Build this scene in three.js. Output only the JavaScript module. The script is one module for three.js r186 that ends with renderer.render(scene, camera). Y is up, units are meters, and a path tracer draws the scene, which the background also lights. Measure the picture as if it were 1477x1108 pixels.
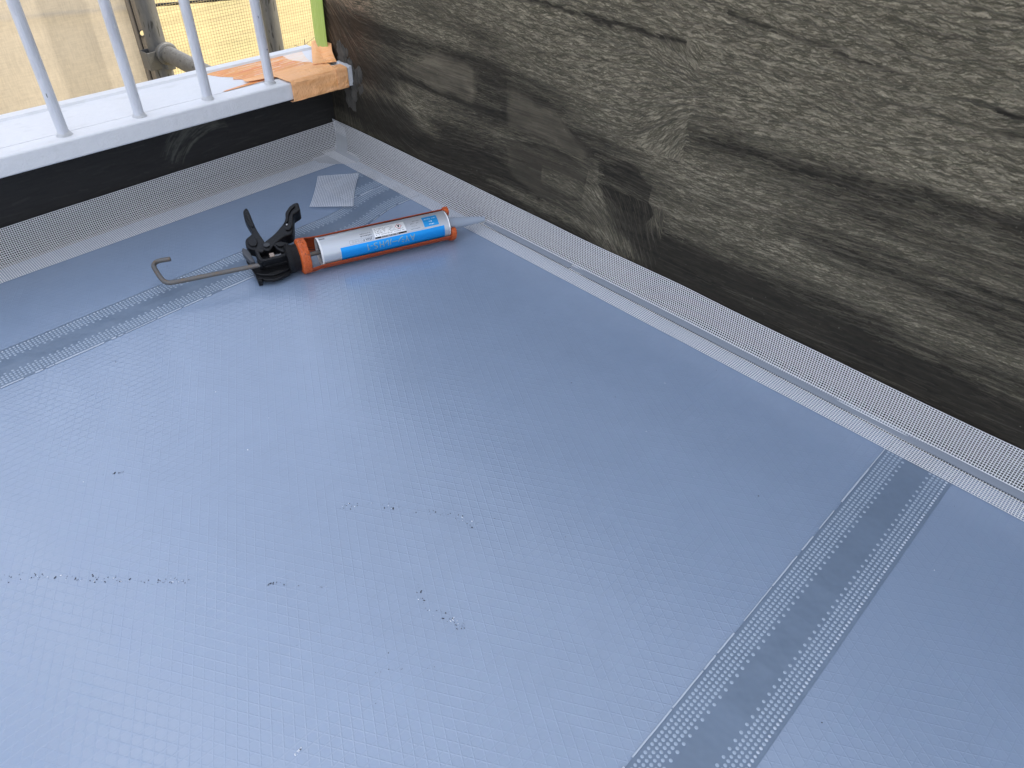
import * as THREE from 'three';
import { mergeGeometries } from 'three/addons/utils/BufferGeometryUtils.js';
import { RoundedBoxGeometry } from 'three/addons/geometries/RoundedBoxGeometry.js';

// ------------------------------------------------------------------ camera, sky, sun, exposure
const scene = new THREE.Scene();
const camera = new THREE.PerspectiveCamera(54.22, 1024 / 768, 0.02, 400);
camera.position.set(0, 0.66, 0);
camera.rotation.set(-0.72056, -0.82167, 0.02637, 'YXZ');
const renderer = new THREE.WebGLRenderer({ antialias: true });
renderer.setSize(1024, 768);
renderer.toneMapping = THREE.LinearToneMapping;
renderer.toneMappingExposure = 2.0;
renderer.shadowMap.enabled = true;

const smooth = (a, b, x) => { const t = Math.min(1, Math.max(0, (x - a) / (b - a))); return t * t * (3 - 2 * t); };
const mix = (a, b, t) => a + (b - a) * t;
function rng(seed) { let s = seed >>> 0; return () => { s = (s + 0x6D2B79F5) >>> 0; let t = s; t = Math.imul(t ^ (t >>> 15), t | 1); t ^= t + Math.imul(t ^ (t >>> 7), t | 61); return ((t ^ (t >>> 14)) >>> 0) / 4294967296; }; }
function hash2(ix, iy, s) { let h = Math.imul(ix, 374761393) + Math.imul(iy, 668265263) + Math.imul(s, 974634777); h = Math.imul(h ^ (h >>> 13), 1274126177); return ((h ^ (h >>> 16)) >>> 0) / 4294967296; }
function vnoise(x, y, s = 1) {                        // value noise 0..1
  const ix = Math.floor(x), iy = Math.floor(y), fx = x - ix, fy = y - iy, ux = fx * fx * (3 - 2 * fx), uy = fy * fy * (3 - 2 * fy);
  return mix(mix(hash2(ix, iy, s), hash2(ix + 1, iy, s), ux), mix(hash2(ix, iy + 1, s), hash2(ix + 1, iy + 1, s), ux), uy);
}
function fbm(x, y, s = 1, o = 4) { let a = 0, w = 0.5, t = 0; for (let i = 0; i < o; i++) { a += w * vnoise(x, y, s + i); t += w; w *= 0.5; x *= 2.03; y *= 2.03; } return a / t; }

{ // clear, slightly hazy daylight sky
  const W = 512, H = 256, d = new Float32Array(W * H * 4);
  const sd = new THREE.Vector3(1, 1.6, 0.455).normalize();
  for (let j = 0; j < H; j++) for (let i = 0; i < W; i++) {
    const el = ((j + 0.5) / H - 0.5) * Math.PI, az = ((i + 0.5) / W - 0.5) * 2 * Math.PI;
    const v = new THREE.Vector3(Math.cos(el) * Math.cos(az), Math.sin(el), Math.cos(el) * Math.sin(az));
    const h = Math.pow(1 - Math.max(0, v.y), 2.2), c = Math.max(0, v.dot(sd)), g = 0.5 * Math.pow(c, 6);
    const cl = 0.18 * smooth(0.45, 0.75, fbm(v.x * 2.2 / (v.y + 0.35) + 7, v.z * 2.2 / (v.y + 0.35) + 3, 5, 4)) * smooth(0.05, 0.3, v.y);
    const k = (j * W + i) * 4, low = v.y < 0 ? 0.55 : 1;
    d[k] = low * (mix(0.45, 0.76, h) + g + cl); d[k + 1] = low * (mix(0.52, 0.80, h) + g * 0.96 + cl); d[k + 2] = low * (mix(0.70, 0.86, h) + g * 0.9 + cl * 0.9); d[k + 3] = 1;
  }
  const sky = new THREE.DataTexture(d, W, H, THREE.RGBAFormat, THREE.FloatType);
  sky.mapping = THREE.EquirectangularReflectionMapping; sky.magFilter = sky.minFilter = THREE.LinearFilter; sky.needsUpdate = true;
  scene.background = sky; scene.environment = sky;
}
const sun = new THREE.DirectionalLight(0xfff3e0, 2.6);
sun.position.set(10, 16, 4.55); sun.target.position.set(0, 0, 0);
sun.castShadow = true; sun.shadow.radius = 1.5; sun.shadow.mapSize.set(2048, 2048);
Object.assign(sun.shadow.camera, { left: -9, right: 9, top: 9, bottom: -9, near: 1, far: 60 });
scene.add(sun, sun.target);

// ------------------------------------------------------------------ helpers
const used = {};
function numbered(n) { used[n] = (used[n] || 0) + 1; return used[n] === 1 ? n : `${n}_${String(used[n] - 1).padStart(3, '0')}`; }
function tag(o, label, category, group, kind) { o.userData.label = label; if (category) o.userData.category = category; if (group) o.userData.group = group; if (kind) o.userData.kind = kind; return o; }
function thing(name, label, category, pos = [0, 0, 0], ry = 0, group) {
  const g = new THREE.Group(); g.name = numbered(name); g.position.set(...pos); g.rotation.y = ry; scene.add(g); return tag(g, label, category, group);
}
function clean(g) { const o = g.index ? g.toNonIndexed() : g; for (const k of Object.keys(o.attributes)) if (!['position', 'normal', 'uv'].includes(k)) o.deleteAttribute(k);
  if (!o.attributes.uv) o.setAttribute('uv', new THREE.BufferAttribute(new Float32Array(o.attributes.position.count * 2), 2)); return o; }
function obj(name, geos, mat, parent = scene) {
  const list = Array.isArray(geos) ? geos : [geos];
  const m = new THREE.Mesh(list.length === 1 ? list[0] : mergeGeometries(list.map(clean)), mat);
  m.name = parent === scene ? numbered(name) : name; m.castShadow = m.receiveShadow = true; parent.add(m); return m;
}
const box = (x0, x1, y0, y1, z0, z1) => new THREE.BoxGeometry(x1 - x0, y1 - y0, z1 - z0).translate((x0 + x1) / 2, (y0 + y1) / 2, (z0 + z1) / 2);
const rbox = (x0, x1, y0, y1, z0, z1, r, s = 3) => new RoundedBoxGeometry(x1 - x0, y1 - y0, z1 - z0, s, r).translate((x0 + x1) / 2, (y0 + y1) / 2, (z0 + z1) / 2);
const V = (x, y, z) => new THREE.Vector3(x, y, z);
function tube(pts, r, seg = 32, rad = 12) { return new THREE.TubeGeometry(new THREE.CatmullRomCurve3(pts, false, 'centripetal'), seg, r, rad); }
function cyl(a, b, r0, r1 = r0, rad = 20) {             // capped cylinder between two points
  const d = b.clone().sub(a), g = new THREE.CylinderGeometry(r1, r0, d.length(), rad, 1);
  g.applyQuaternion(new THREE.Quaternion().setFromUnitVectors(V(0, 1, 0), d.clone().normalize())); const m = a.clone().add(b).multiplyScalar(0.5); return g.translate(m.x, m.y, m.z);
}
function dataTex(w, h, f, srgb, wrap = THREE.RepeatWrapping) {   // f(i,j) -> [r,g,b] 0..1
  const d = new Uint8Array(w * h * 4);
  for (let j = 0; j < h; j++) for (let i = 0; i < w; i++) { const c = f(i, j), k = (j * w + i) * 4; for (let n = 0; n < 3; n++) d[k + n] = Math.max(0, Math.min(255, Math.round((c.length ? c[n] : c) * 255))); d[k + 3] = 255; }
  const t = new THREE.DataTexture(d, w, h, THREE.RGBAFormat); t.magFilter = THREE.LinearFilter; t.minFilter = THREE.LinearMipmapLinearFilter; t.generateMipmaps = true;
  t.wrapS = t.wrapT = wrap; if (srgb) t.colorSpace = THREE.SRGBColorSpace; t.needsUpdate = true; return t;
}
const lin = (r, g, b) => new THREE.Color().setRGB(r, g, b);
const toS = (x) => x <= 0.0031308 ? 12.92 * x : 1.055 * Math.pow(x, 1 / 2.4) - 0.055;
const S3 = (a) => a.map((x) => toS(Math.max(0, x)));
const M = (o) => new THREE.MeshStandardMaterial(o), P = (o) => new THREE.MeshPhysicalMaterial(o);
function canvas(w, h) { const c = document.createElement('canvas'); c.width = w; c.height = h; return [c, c.getContext('2d')]; }
function cTex(c, srgb = true, wrap = THREE.ClampToEdgeWrapping) { const t = new THREE.CanvasTexture(c); if (srgb) t.colorSpace = THREE.SRGBColorSpace; t.wrapS = t.wrapT = wrap; t.magFilter = THREE.LinearFilter; t.minFilter = THREE.LinearMipmapLinearFilter; t.anisotropy = 8; return t; }

// key planes measured from the photograph (metres)
const XW = 0.831;                                    // inner face of the house wall
const zp = (x) => -1.278 - 0.02 * (0.831 - x);       // inner face of the parapet, a hair out of square
const PAR_A = Math.atan(0.02);

// ------------------------------------------------------------------ floor sheet
const floorBump = (() => {
  // triaxial embossing: three families of fine creases about 9.7 mm apart, crossing at 60 degrees
  const px = 0.01125, pz = 0.0190, W = 1536, H = 1536, uw = px * 26, uh = pz * 17;
  return { uw, uh, t: dataTex(W, H, (i, j) => {
    const x = (i + 0.5) / W * uw, z = (j + 0.5) / H * uh, a = x / px, b = z / pz;
    const wob = 0.025 * (fbm(a * 1.0, b * 1.0, 3, 3) - 0.5);
    const ln = (q, cell) => { const f = Math.abs(((q + wob) % 1 + 1) % 1 - 0.5); const s = 0.55 + 0.45 * smooth(0.2, 0.8, vnoise(a * 0.45 + cell, b * 0.45, 9)); return s * Math.exp(-Math.pow(f / 0.062, 2)); };
    const l = Math.max(0.85 * ln(a - b, 0), 0.85 * ln(a + b, 50), 1.25 * ln(2 * b, 90));
    const edge = Math.min(1, Math.min(i, W - i, j, H - j) / 20);
    return 0.25 + 0.5 * l + 0.06 * edge * (fbm(a * 2.5, b * 2.5, 21, 3) - 0.5);
  }, false) };
})();
const floorMap = dataTex(1024, 1024, (i, j) => {          // 2 m x 2 m: faint mottling, dust and scuffs of the grey-blue sheet
  const x = i / 1024 * 2, z = j / 1024 * 2, e = Math.min(1, Math.min(i, 1024 - i, j, 1024 - j) / 60);
  const n = 1 + e * (0.10 * (fbm(x * 5, z * 5, 31, 4) - 0.5) + 0.06 * (fbm(x * 60, z * 60, 35, 3) - 0.5));
  return S3([0.245 * n, 0.318 * n, 0.435 * n]);
}, true);
floorMap.repeat.set(0.5, 0.5);
floorBump.t.repeat.set(1 / floorBump.uw, 1 / floorBump.uh);
const floorMat = P({ map: floorMap, bumpMap: floorBump.t, bumpScale: 0.00030, roughness: 0.255, ior: 2.0 });
const wave = (x, z) => { const e = Math.min(1, Math.max(0, Math.min(XW - 0.06 - x, z + 1.2) / 0.12)); return e * (0.0042 * (fbm(x * 2.6 + 2, z * 2.6 + 5, 51, 2) - 0.5) + 0.0010 * (fbm(x * 9 + z * 4 + 1, z * 6 - x * 3, 55, 2) - 0.5)) - 0.0009 * Math.exp(-Math.pow((x - 0.682 + 0.03 * (fbm(z * 2.2 + 3, 1, 57, 2) - 0.5)) / 0.034, 2)) * (0.35 + 1.0 * vnoise(z * 3.1 + 5, 2, 58)); };
const FX = XW - 0.0135;
{
  const nx = 150, nz = 180, x0 = -2.4, z1 = 2.6, pos = [], uv = [], idx = [];
  const X = (i) => x0 + (FX - x0) * i / nx, Z = (i, j) => { const a = zp(X(i)) + 0.021; return a + (z1 - a) * Math.pow(j / nz, 1.25); };
  for (let j = 0; j <= nz; j++) for (let i = 0; i <= nx; i++) { const x = X(i), z = Z(i, j); pos.push(x, wave(x, z), z); uv.push(x, -z); }
  for (let j = 0; j < nz; j++) for (let i = 0; i < nx; i++) { const a = j * (nx + 1) + i; idx.push(a, a + nx + 1, a + 1, a + 1, a + nx + 1, a + nx + 2); }
  const top = new THREE.BufferGeometry(); top.setAttribute('position', new THREE.Float32BufferAttribute(pos, 3)); top.setAttribute('uv', new THREE.Float32BufferAttribute(uv, 2)); top.setIndex(idx); top.computeVertexNormals();
  const skirt = [box(FX - 0.004, FX - 0.0002, -0.004, -0.0003, -1.255, 2.6)];
  const sk2 = box(x0, FX, -0.004, -0.0003, -0.004, 0).rotateY(-PAR_A); sk2.translate(0, 0, zp(0) + 0.0248); skirt.push(sk2);
  const f = obj('floor', [top, ...skirt], floorMat); f.userData.kind = 'structure'; f.userData.label = 'grey-blue embossed waterproof sheet covering the balcony floor';
  const slab = obj('balcony_slab', box(-2.6, XW - 0.001, -0.2, -0.006, -1.45, 2.8), M({ color: lin(0.05, 0.045, 0.04), roughness: 0.95 })); slab.userData.kind = 'structure'; slab.userData.label = 'dark bare concrete under the floor sheet, seen in the gap along the walls';
}

// ------------------------------------------------------------------ trowelled dark mortar (house wall and parapet)
function polyIn(p, x, y) { let c = false; for (let i = 0, j = p.length - 1; i < p.length; j = i++) if ((p[i][1] > y) !== (p[j][1] > y) && x < (p[j][0] - p[i][0]) * (y - p[i][1]) / (p[j][1] - p[i][1]) + p[i][0]) c = !c; return c; }
const wallTex = (() => {
  // texture plane: s = z from -1.30 to 0.20 along the wall, t = height 0..0.6
  const W = 2048, H = 820, S0 = -1.30, LS = 1.5, LT = 0.6, R = rng(11);
  const px = (z) => (z - S0) / LS * W, py = (y) => (1 - y / LT) * H;
  const rects = [ { p: [[-1.041, .213], [-0.99, .245], [-0.957, .268], [-0.869, .260], [-0.878, .204], [-0.96, .207]], v: 0.36 }, { p: [[-0.791, .248], [-0.709, .243], [-0.629, .200], [-0.631, .184], [-0.711, .195], [-0.79, .189]], v: 0.24 }, { p: [[-0.817, .166], [-0.698, .186], [-0.629, .172], [-0.637, .119], [-0.70, .10], [-0.783, .113]], v: 0.12 }];
  const dark = [[-0.619, .198], [-0.56, .205], [-0.523, .190], [-0.513, .150], [-0.52, .128], [-0.597, .122]];
  const B1 = (z) => z < -0.5 ? 0.378 : z < -0.46 ? -9 : mix(0.421, 0.394, (z + 0.46) / 0.33);
  const B2 = () => 0.377, B3 = (z) => mix(0.277, 0.299, (z + 0.47) / 0.33);
  const dens = (z, y) => {                        // how much dry, ridged mortar covers the dark wet layer here
    const st = fbm(z * 4, y * 26 + z * 1.5, 61, 4), pt = fbm(z * 6, y * 9, 71, 4), bl = fbm(z * 2.2 + 9, y * 4.5, 75, 3);
    const leftish = smooth(-0.55, -0.85, z);
    const st2 = fbm(z * 1.6 + 2, y * 60, 65, 3);
    const right = smooth(-0.56, -0.44, z), mid = smooth(-0.86, -0.74, z) * (1 - right), left = 1 - smooth(-0.86, -0.74, z);
    let L = right * (0.80 * smooth(0.275, 0.335, y) + 0.42 * smooth(0.10, 0.17, y) * smooth(0.285, 0.235, y) + 0.20 * smooth(0.20, 0.25, y) + 0.05)
      + mid * (0.70 * smooth(0.24, 0.31, y) + 0.12 * smooth(0.05, 0.10, y) + 0.12) + left * (0.66 * smooth(0.25, 0.31, y) + 0.10);
    L = L * (0.70 + 0.55 * bl) + 0.85 * (st - 0.5) + 0.80 * (st2 - 0.5) + 0.30 * (pt - 0.5) - 0.02;
    if (z > -0.74 && z < -0.48) L += 0.35 * smooth(0.225, 0.25, y) * smooth(0.37, 0.33, y) * smooth(-0.72, -0.60, z);
    const wob = 0.007 * (fbm(z * 22, y * 60, 81, 3) - 0.5) + 0.005 * (vnoise(z * 160, y * 200, 87) - 0.5);
    L -= 0.85 * Math.exp(-Math.pow((y - B1(z) + wob) / 0.0048, 2)) * (0.35 + 0.95 * vnoise(z * 14, 1, 82)) * smooth(-0.85, -0.75, z);
    if (z > -0.47) { L -= 0.8 * Math.exp(-Math.pow((y - B2(z) + wob) / 0.0042, 2)) * smooth(-0.47, -0.40, z) * (0.35 + 0.95 * vnoise(z * 12, 2, 83)); L -= 0.4 * Math.exp(-Math.pow((y - B3(z) + wob * 2.5) / 0.010, 2)) * smooth(-0.47, -0.38, z) * (0.5 + 0.7 * vnoise(z * 11, 5, 84)); }
    if (z > -0.72 && z < -0.5 && y < 0.15) { const r = Math.hypot(z + 0.70, (y - 0.02) * 1.3); L += 0.5 * Math.exp(-Math.pow((r - 0.15) / 0.05, 2)); }
    L += 0.45 * Math.exp(-Math.pow((z + 1.06 - 0.8 * (0.2 - y)) / 0.035, 2)) * smooth(0.20, 0.16, y) * smooth(0.08, 0.13, y);
        if (polyIn(dark, z + 0.03 * (fbm(z * 30, y * 30, 97, 3) - 0.5), y + 0.03 * (fbm(z * 30 + 5, y * 30, 98, 3) - 0.5))) L -= 0.35;
    for (const q of rects) if (polyIn(q.p, z, y)) L -= 0.35;
    return L;
  };
  const flow = (z, y) => {                       // stroke direction in the wall plane
    let a = 0.02 + 0.36 * (fbm(z * 3.3 + 3, y * 9, 91, 3) - 0.5) + 0.60 * (vnoise(z * 130, y * 260, 95) - 0.5) * smooth(0.16, 0.34, y);
    if (z > -0.80 && z < -0.478 && y > 0.235 && y < 0.38) a += 0.9 * smooth(-0.60, -0.485, z) * (0.32 - y) / 0.06;        // strokes turn where the trowel stopped
    if (z > -0.72 && z < -0.49 && y < 0.16) a -= 1.1 * smooth(-0.68, -0.52, z);
    if (z < -0.95) a -= 0.7 * smooth(-0.95, -1.15, z) * smooth(0.30, 0.16, y);
    if (z < -1.14) a -= 0.8 * smooth(-1.14, -1.22, z);
    return a;
  };
  const [cc, c] = canvas(W, H), [hc, h] = canvas(W, H);
  const img = c.createImageData(W, H), him = h.createImageData(W, H);
  for (let j = 0; j < H; j++) for (let i = 0; i < W; i++) {
    const z = S0 + (i + 0.5) / W * LS, y = (1 - (j + 0.5) / H) * LT, k = (j * W + i) * 4;
    const L = dens(z, y), g = fbm(z * 120, y * 300, 101, 3), st = fbm(z * 14 + y * 6, y * 170, 105, 3);
    let v = 0.022 + 0.012 * (g - 0.5) + 0.018 * (st - 0.5) + 0.135 * smooth(0.2, 1.0, L), hh = 0.35 + 0.12 * (st - 0.5) + 0.1 * (g - 0.5);
    for (const q of rects) { let inn = 0; for (const [dz, dy] of [[0, 0], [.006, .003], [-.006, .002], [.002, -.005], [-.003, .006]]) inn += polyIn(q.p, z + dz + 0.03 * (fbm(z * 26, y * 40, 111, 4) - 0.5), y + dy + 0.024 * (fbm(z * 26, y * 40, 115, 4) - 0.5)) ? 0.2 : 0; if (inn) v += inn * q.v * (0.14 + 0.26 * fbm(z * 30, y * 55, 117, 4)) * (0.6 + 0.6 * st); }
    let br = smooth(-1.08, -1.19, z) * smooth(0.13, 0.19, y) * smooth(0.40, 0.24, y) * (0.35 + 0.9 * fbm(z * 30, y * 20, 121, 3));
    v *= 0.92; const r = v * (1.14 + 0.75 * br), gg = v * (0.97 + 0.2 * br), b = v * (0.68 - 0.05 * br);
    img.data[k] = 255 * toS(r); img.data[k + 1] = 255 * toS(gg); img.data[k + 2] = 255 * toS(b); img.data[k + 3] = 255;
    him.data[k] = him.data[k + 1] = him.data[k + 2] = 255 * hh; him.data[k + 3] = 255;
  }
  c.putImageData(img, 0, 0); h.putImageData(him, 0, 0);
  for (const x of [c, h]) { x.lineCap = 'round'; x.lineJoin = 'round'; }
  const stroke = (ctx, pts, w, style) => { ctx.strokeStyle = style; ctx.lineWidth = w; ctx.beginPath(); ctx.moveTo(pts[0][0], pts[0][1]); for (let n = 1; n < pts.length; n++) ctx.lineTo(pts[n][0], pts[n][1]); ctx.stroke(); };
  const path = (z, y, len, wig) => { const pts = []; const ph = R() * 6.28, n = Math.max(4, Math.round(len / 3.2)), st = len / n; let X = px(z), Y = py(y); for (let k = 0; k <= n; k++) { pts.push([X, Y]); const a = flow(S0 + X / W * LS, (1 - Y / H) * LT) + wig * Math.sin(ph + k * (0.85 + R() * 0.5)) + (R() - 0.5) * wig; X += Math.cos(a) * st; Y -= Math.sin(a) * st; } return pts; };
  for (let n = 0; n < 120000; n++) {
    const z = S0 + R() * LS, y = R() * LT, L = dens(z, y); if (R() > smooth(-0.08, 0.75, L) * 0.90 + 0.035) continue;
    const f = smooth(0.0, 0.9, L), pts = path(z, y, 6 + R() * 12 + 26 * (1 - f) * R(), 0.22), v = (0.065 + 0.225 * f) * (0.6 + 0.65 * R());
    const br = smooth(-1.08, -1.19, z) * smooth(0.13, 0.19, y) * smooth(0.40, 0.24, y) * 0.5;
    stroke(c, pts, 0.7 + R() * 0.9 * (0.4 + f), `rgba(${Math.round(255 * toS(v * (1.13 + br)))},${Math.round(255 * toS(v * 0.98))},${Math.round(255 * toS(v * 0.68))},${(0.35 + 0.45 * R()).toFixed(2)})`);
    stroke(h, pts, 1.3 + R() * 1.2, `rgba(255,255,255,${(0.25 + 0.4 * R()).toFixed(2)})`);
  }
  for (let n = 0; n < 95000; n++) {
    const z = S0 + R() * LS, y = R() * LT, L = dens(z, y); if (R() > smooth(0.05, 0.6, L)) continue;
    const pts = path(z, y, 7 + R() * 14, 0.35), v = 0.03 + 0.035 * R();
    stroke(c, pts, 0.6 + R() * 0.9, `rgba(${Math.round(255 * toS(v * 1.12))},${Math.round(255 * toS(v))},${Math.round(255 * toS(v * 0.64))},${(0.4 + 0.45 * R()).toFixed(2)})`);
    stroke(h, pts, 1.0 + R(), `rgba(0,0,0,${(0.25 + 0.35 * R()).toFixed(2)})`);
  }
  for (let n = 0; n < 26000; n++) {        // long faint trowel drags
    const z = S0 + R() * LS, y = R() * LT, pts = path(z, y, 30 + R() * 90, 0.06), dk = R() < 0.68, v = dk ? 0.02 + 0.02 * R() : 0.16 + 0.08 * R(); if (!dk && R() > smooth(-0.3, 0.5, dens(z, y))) continue;
    stroke(c, pts, 0.6 + R() * 1.4, `rgba(${Math.round(255 * toS(v * 1.12))},${Math.round(255 * toS(v * 0.98))},${Math.round(255 * toS(v * 0.70))},${(0.07 + 0.16 * R()).toFixed(2)})`);
  }
  for (let n = 0; n < 500; n++) { const z = S0 + R() * LS, y = R() * 0.42; c.fillStyle = `rgba(170,168,150,${(0.2 + 0.4 * R()).toFixed(2)})`; c.beginPath(); c.arc(px(z), py(y), 0.4 + R() * 0.7, 0, 7); c.fill(); }
  const mk = (cv, s) => { const t = cTex(cv, s); t.wrapS = t.wrapT = THREE.MirroredRepeatWrapping; t.repeat.set(1 / LS, 1 / LT); t.offset.set(-S0 / LS, 0); return t; };
  return { map: mk(cc, true), bump: mk(hc, false) };
})();
const mortar = P({ specularIntensity: 0.5, map: wallTex.map, bumpMap: wallTex.bump, bumpScale: 0.00022, roughness: 0.88 });

{ // house wall: dark mortar up to the new siding
  const w = thing('house_wall', 'dark grey house wall of freshly trowelled mortar rising on the right', 'wall');
  const nz = 150, ny = 60, g = new THREE.PlaneGeometry(4.29, 0.72, nz, ny), p = g.attributes.position, uv = g.attributes.uv;
  for (let k = 0; k < p.count; k++) {
    const z = p.getX(k) + 4.29 / 2 - 1.29, y = p.getY(k) + 0.36 - 0.1;
    const e = smooth(0.0, 0.05, y) * smooth(-1.29, -1.24, z);
    p.setXYZ(k, XW - e * 0.004 * (fbm(z * 3, y * 8, 131, 3) - 0.2) - 0.0005, y, z); uv.setXY(k, z, y);
  }
  const idx = g.index.array; for (let k = 0; k < idx.length; k += 3) { const t = idx[k]; idx[k] = idx[k + 1]; idx[k + 1] = t; }
  g.computeVertexNormals();
  obj('mortar_coat', g, mortar, w);
  obj('masonry', box(XW + 0.002, XW + 0.19, -3.2, 3.1, -1.29, 3.0), M({ color: lin(0.16, 0.155, 0.145), roughness: 0.9 }), w);
  const sid = M({ color: lin(0.62, 0.63, 0.63), roughness: 0.7 });
  for (let k = 0; k < 6; k++) obj('siding_board', rbox(XW - 0.013, XW, 0.625 + k * 0.41, 0.625 + k * 0.41 + 0.404, -1.288, 3.0, 0.003, 1), sid, w);
  // ragged mortar where the rail end enters the wall
  const R = rng(5), lumps = [];
  for (let n = 0; n < 70; n++) {
    const y = 0.106 + 0.105 * R(), z = -1.196 + 0.030 * (R() - 0.5) + (y < 0.14 ? -0.012 : y > 0.185 ? -0.02 : 0.012), s = 0.0022 + 0.0055 * R() * R();
    const q = new THREE.IcosahedronGeometry(s, 3), pp = q.attributes.position;
    for (let k = 0; k < pp.count; k++) { const f = 0.35 + 1.5 * fbm(pp.getX(k) * 500 + n * 9, pp.getY(k) * 160 + pp.getZ(k) * 620, 141, 3); pp.setXYZ(k, pp.getX(k) * f * 0.8, pp.getY(k) * f * 2.1, pp.getZ(k) * f); }
    q.computeVertexNormals(); lumps.push(q.translate(XW - 0.002, y, z));
  }
  const lump = obj('mortar_lump', lumps, M({ color: lin(0.115, 0.105, 0.088), roughness: 0.9, bumpMap: wallTex.bump, bumpScale: 0.001 }), w); lump.userData.label = 'ragged grey mortar left around the rail end';
}
{ // parapet
  const w = thing('parapet_wall', 'low near-black coated parapet wall under the white coping', 'wall', [XW, 0, -1.278], PAR_A * -1);
  const g = new THREE.PlaneGeometry(3.6, 0.2, 120, 10), p = g.attributes.position, uv = g.attributes.uv;
  for (let k = 0; k < p.count; k++) { const x = p.getX(k) - 1.8 - 0.0005, y = p.getY(k) + 0.05; p.setXYZ(k, x, y, 0.001 + 0.003 * (fbm(x * 7, y * 20, 151, 3) - 0.5)); uv.setXY(k, x * 0.8 + 3.1, y * 0.8); }
  g.computeVertexNormals();
  const [pc, q] = canvas(1024, 128), R = rng(77);
  q.fillStyle = '#1d1b18'; q.fillRect(0, 0, 1024, 128);
  for (let n = 0; n < 5200; n++) { const x = R() * 1024, y = R() * 128, v = 14 + 46 * R() * R(), l = 6 + R() * 26; q.strokeStyle = `rgba(${v + 3 | 0},${v | 0},${v - 3 | 0},${(0.25 + 0.5 * R()).toFixed(2)})`; q.lineWidth = 0.6 + R() * 1.6; q.beginPath(); q.moveTo(x, y); q.lineTo(x + l, y + (R() - 0.5) * 7); q.stroke(); }
  q.save(); q.translate(585, 40); for (let n = 0; n < 260; n++) { const a = -2.7 + R() * 1.15, r = 62 + R() * 34; q.strokeStyle = `rgba(96,97,86,${(0.12 + 0.25 * R()).toFixed(2)})`; q.lineWidth = 0.8 + R(); q.beginPath(); q.arc(70, 70, r, a, a + 0.12 + R() * 0.3); q.stroke(); } q.restore();
  const t = cTex(pc); t.wrapS = t.wrapT = THREE.MirroredRepeatWrapping; t.repeat.set(1 / 1.1, 1 / 0.1375);
  obj('coating', g, M({ map: t, bumpMap: t, bumpScale: 0.001, roughness: 0.62 }), w);
  obj('masonry', box(-3.6, -0.0015, -3.1, 0.1495, -0.14, -0.002), M({ color: lin(0.3, 0.29, 0.27), roughness: 0.9 }), w);
}

// ------------------------------------------------------------------ coping and railing (a little out of square: 3.4 degrees)
const RA = Math.atan(0.06);
const white = (() => {
  const b = dataTex(512, 512, (i, j) => { const e = 1; return 0.5 + 0.7 * (fbm(i / 34, j / 34, 161, 4) - 0.5) + 0.25 * (fbm(i / 5, j / 5, 165, 2) - 0.5) * e; }, false, THREE.MirroredRepeatWrapping);
  b.repeat.set(6, 6);
  const m = dataTex(512, 512, (i, j) => { const d = 0.05 * smooth(0.62, 0.8, fbm(i / 50, j / 22, 171, 4)), n = 0.03 * (fbm(i / 9, j / 9, 175, 3) - 0.5); return S3([0.76 + n - d, 0.765 + n - d, 0.775 + n - d * 1.2]); }, true, THREE.MirroredRepeatWrapping);
  m.repeat.set(3, 3);
  return P({ map: m, bumpMap: b, bumpScale: 0.0011, roughness: 0.42 });
})();
const [barMat, barMatClean] = [[26, 19], [4, 20]].map(([chips, seed]) => {
  const R = rng(seed), [cv, q] = canvas(256, 1024); q.fillStyle = '#dcdee4'; q.fillRect(0, 0, 256, 1024);
  for (let n = 0; n < 300; n++) { const v = 195 + R() * 40; q.fillStyle = `rgba(${v},${v},${v + 6},0.35)`; q.beginPath(); q.ellipse(R() * 256, R() * 1024, 4 + R() * 26, 8 + R() * 50, 0, 0, 7); q.fill(); }
  for (let n = 0; n < chips; n++) { q.fillStyle = `rgba(${40 + R() * 60},${38 + R() * 55},${50 + R() * 50},0.8)`; q.beginPath(); q.ellipse(R() * 256, 640 + R() * 384, 1 + R() * 3.4, 2 + R() * 5, R() * 3, 0, 7); q.fill(); }
  return P({ map: cTex(q.canvas || cv, true, THREE.RepeatWrapping), bumpMap: white.bumpMap, bumpScale: 0.001, roughness: 0.42 });
});
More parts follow.
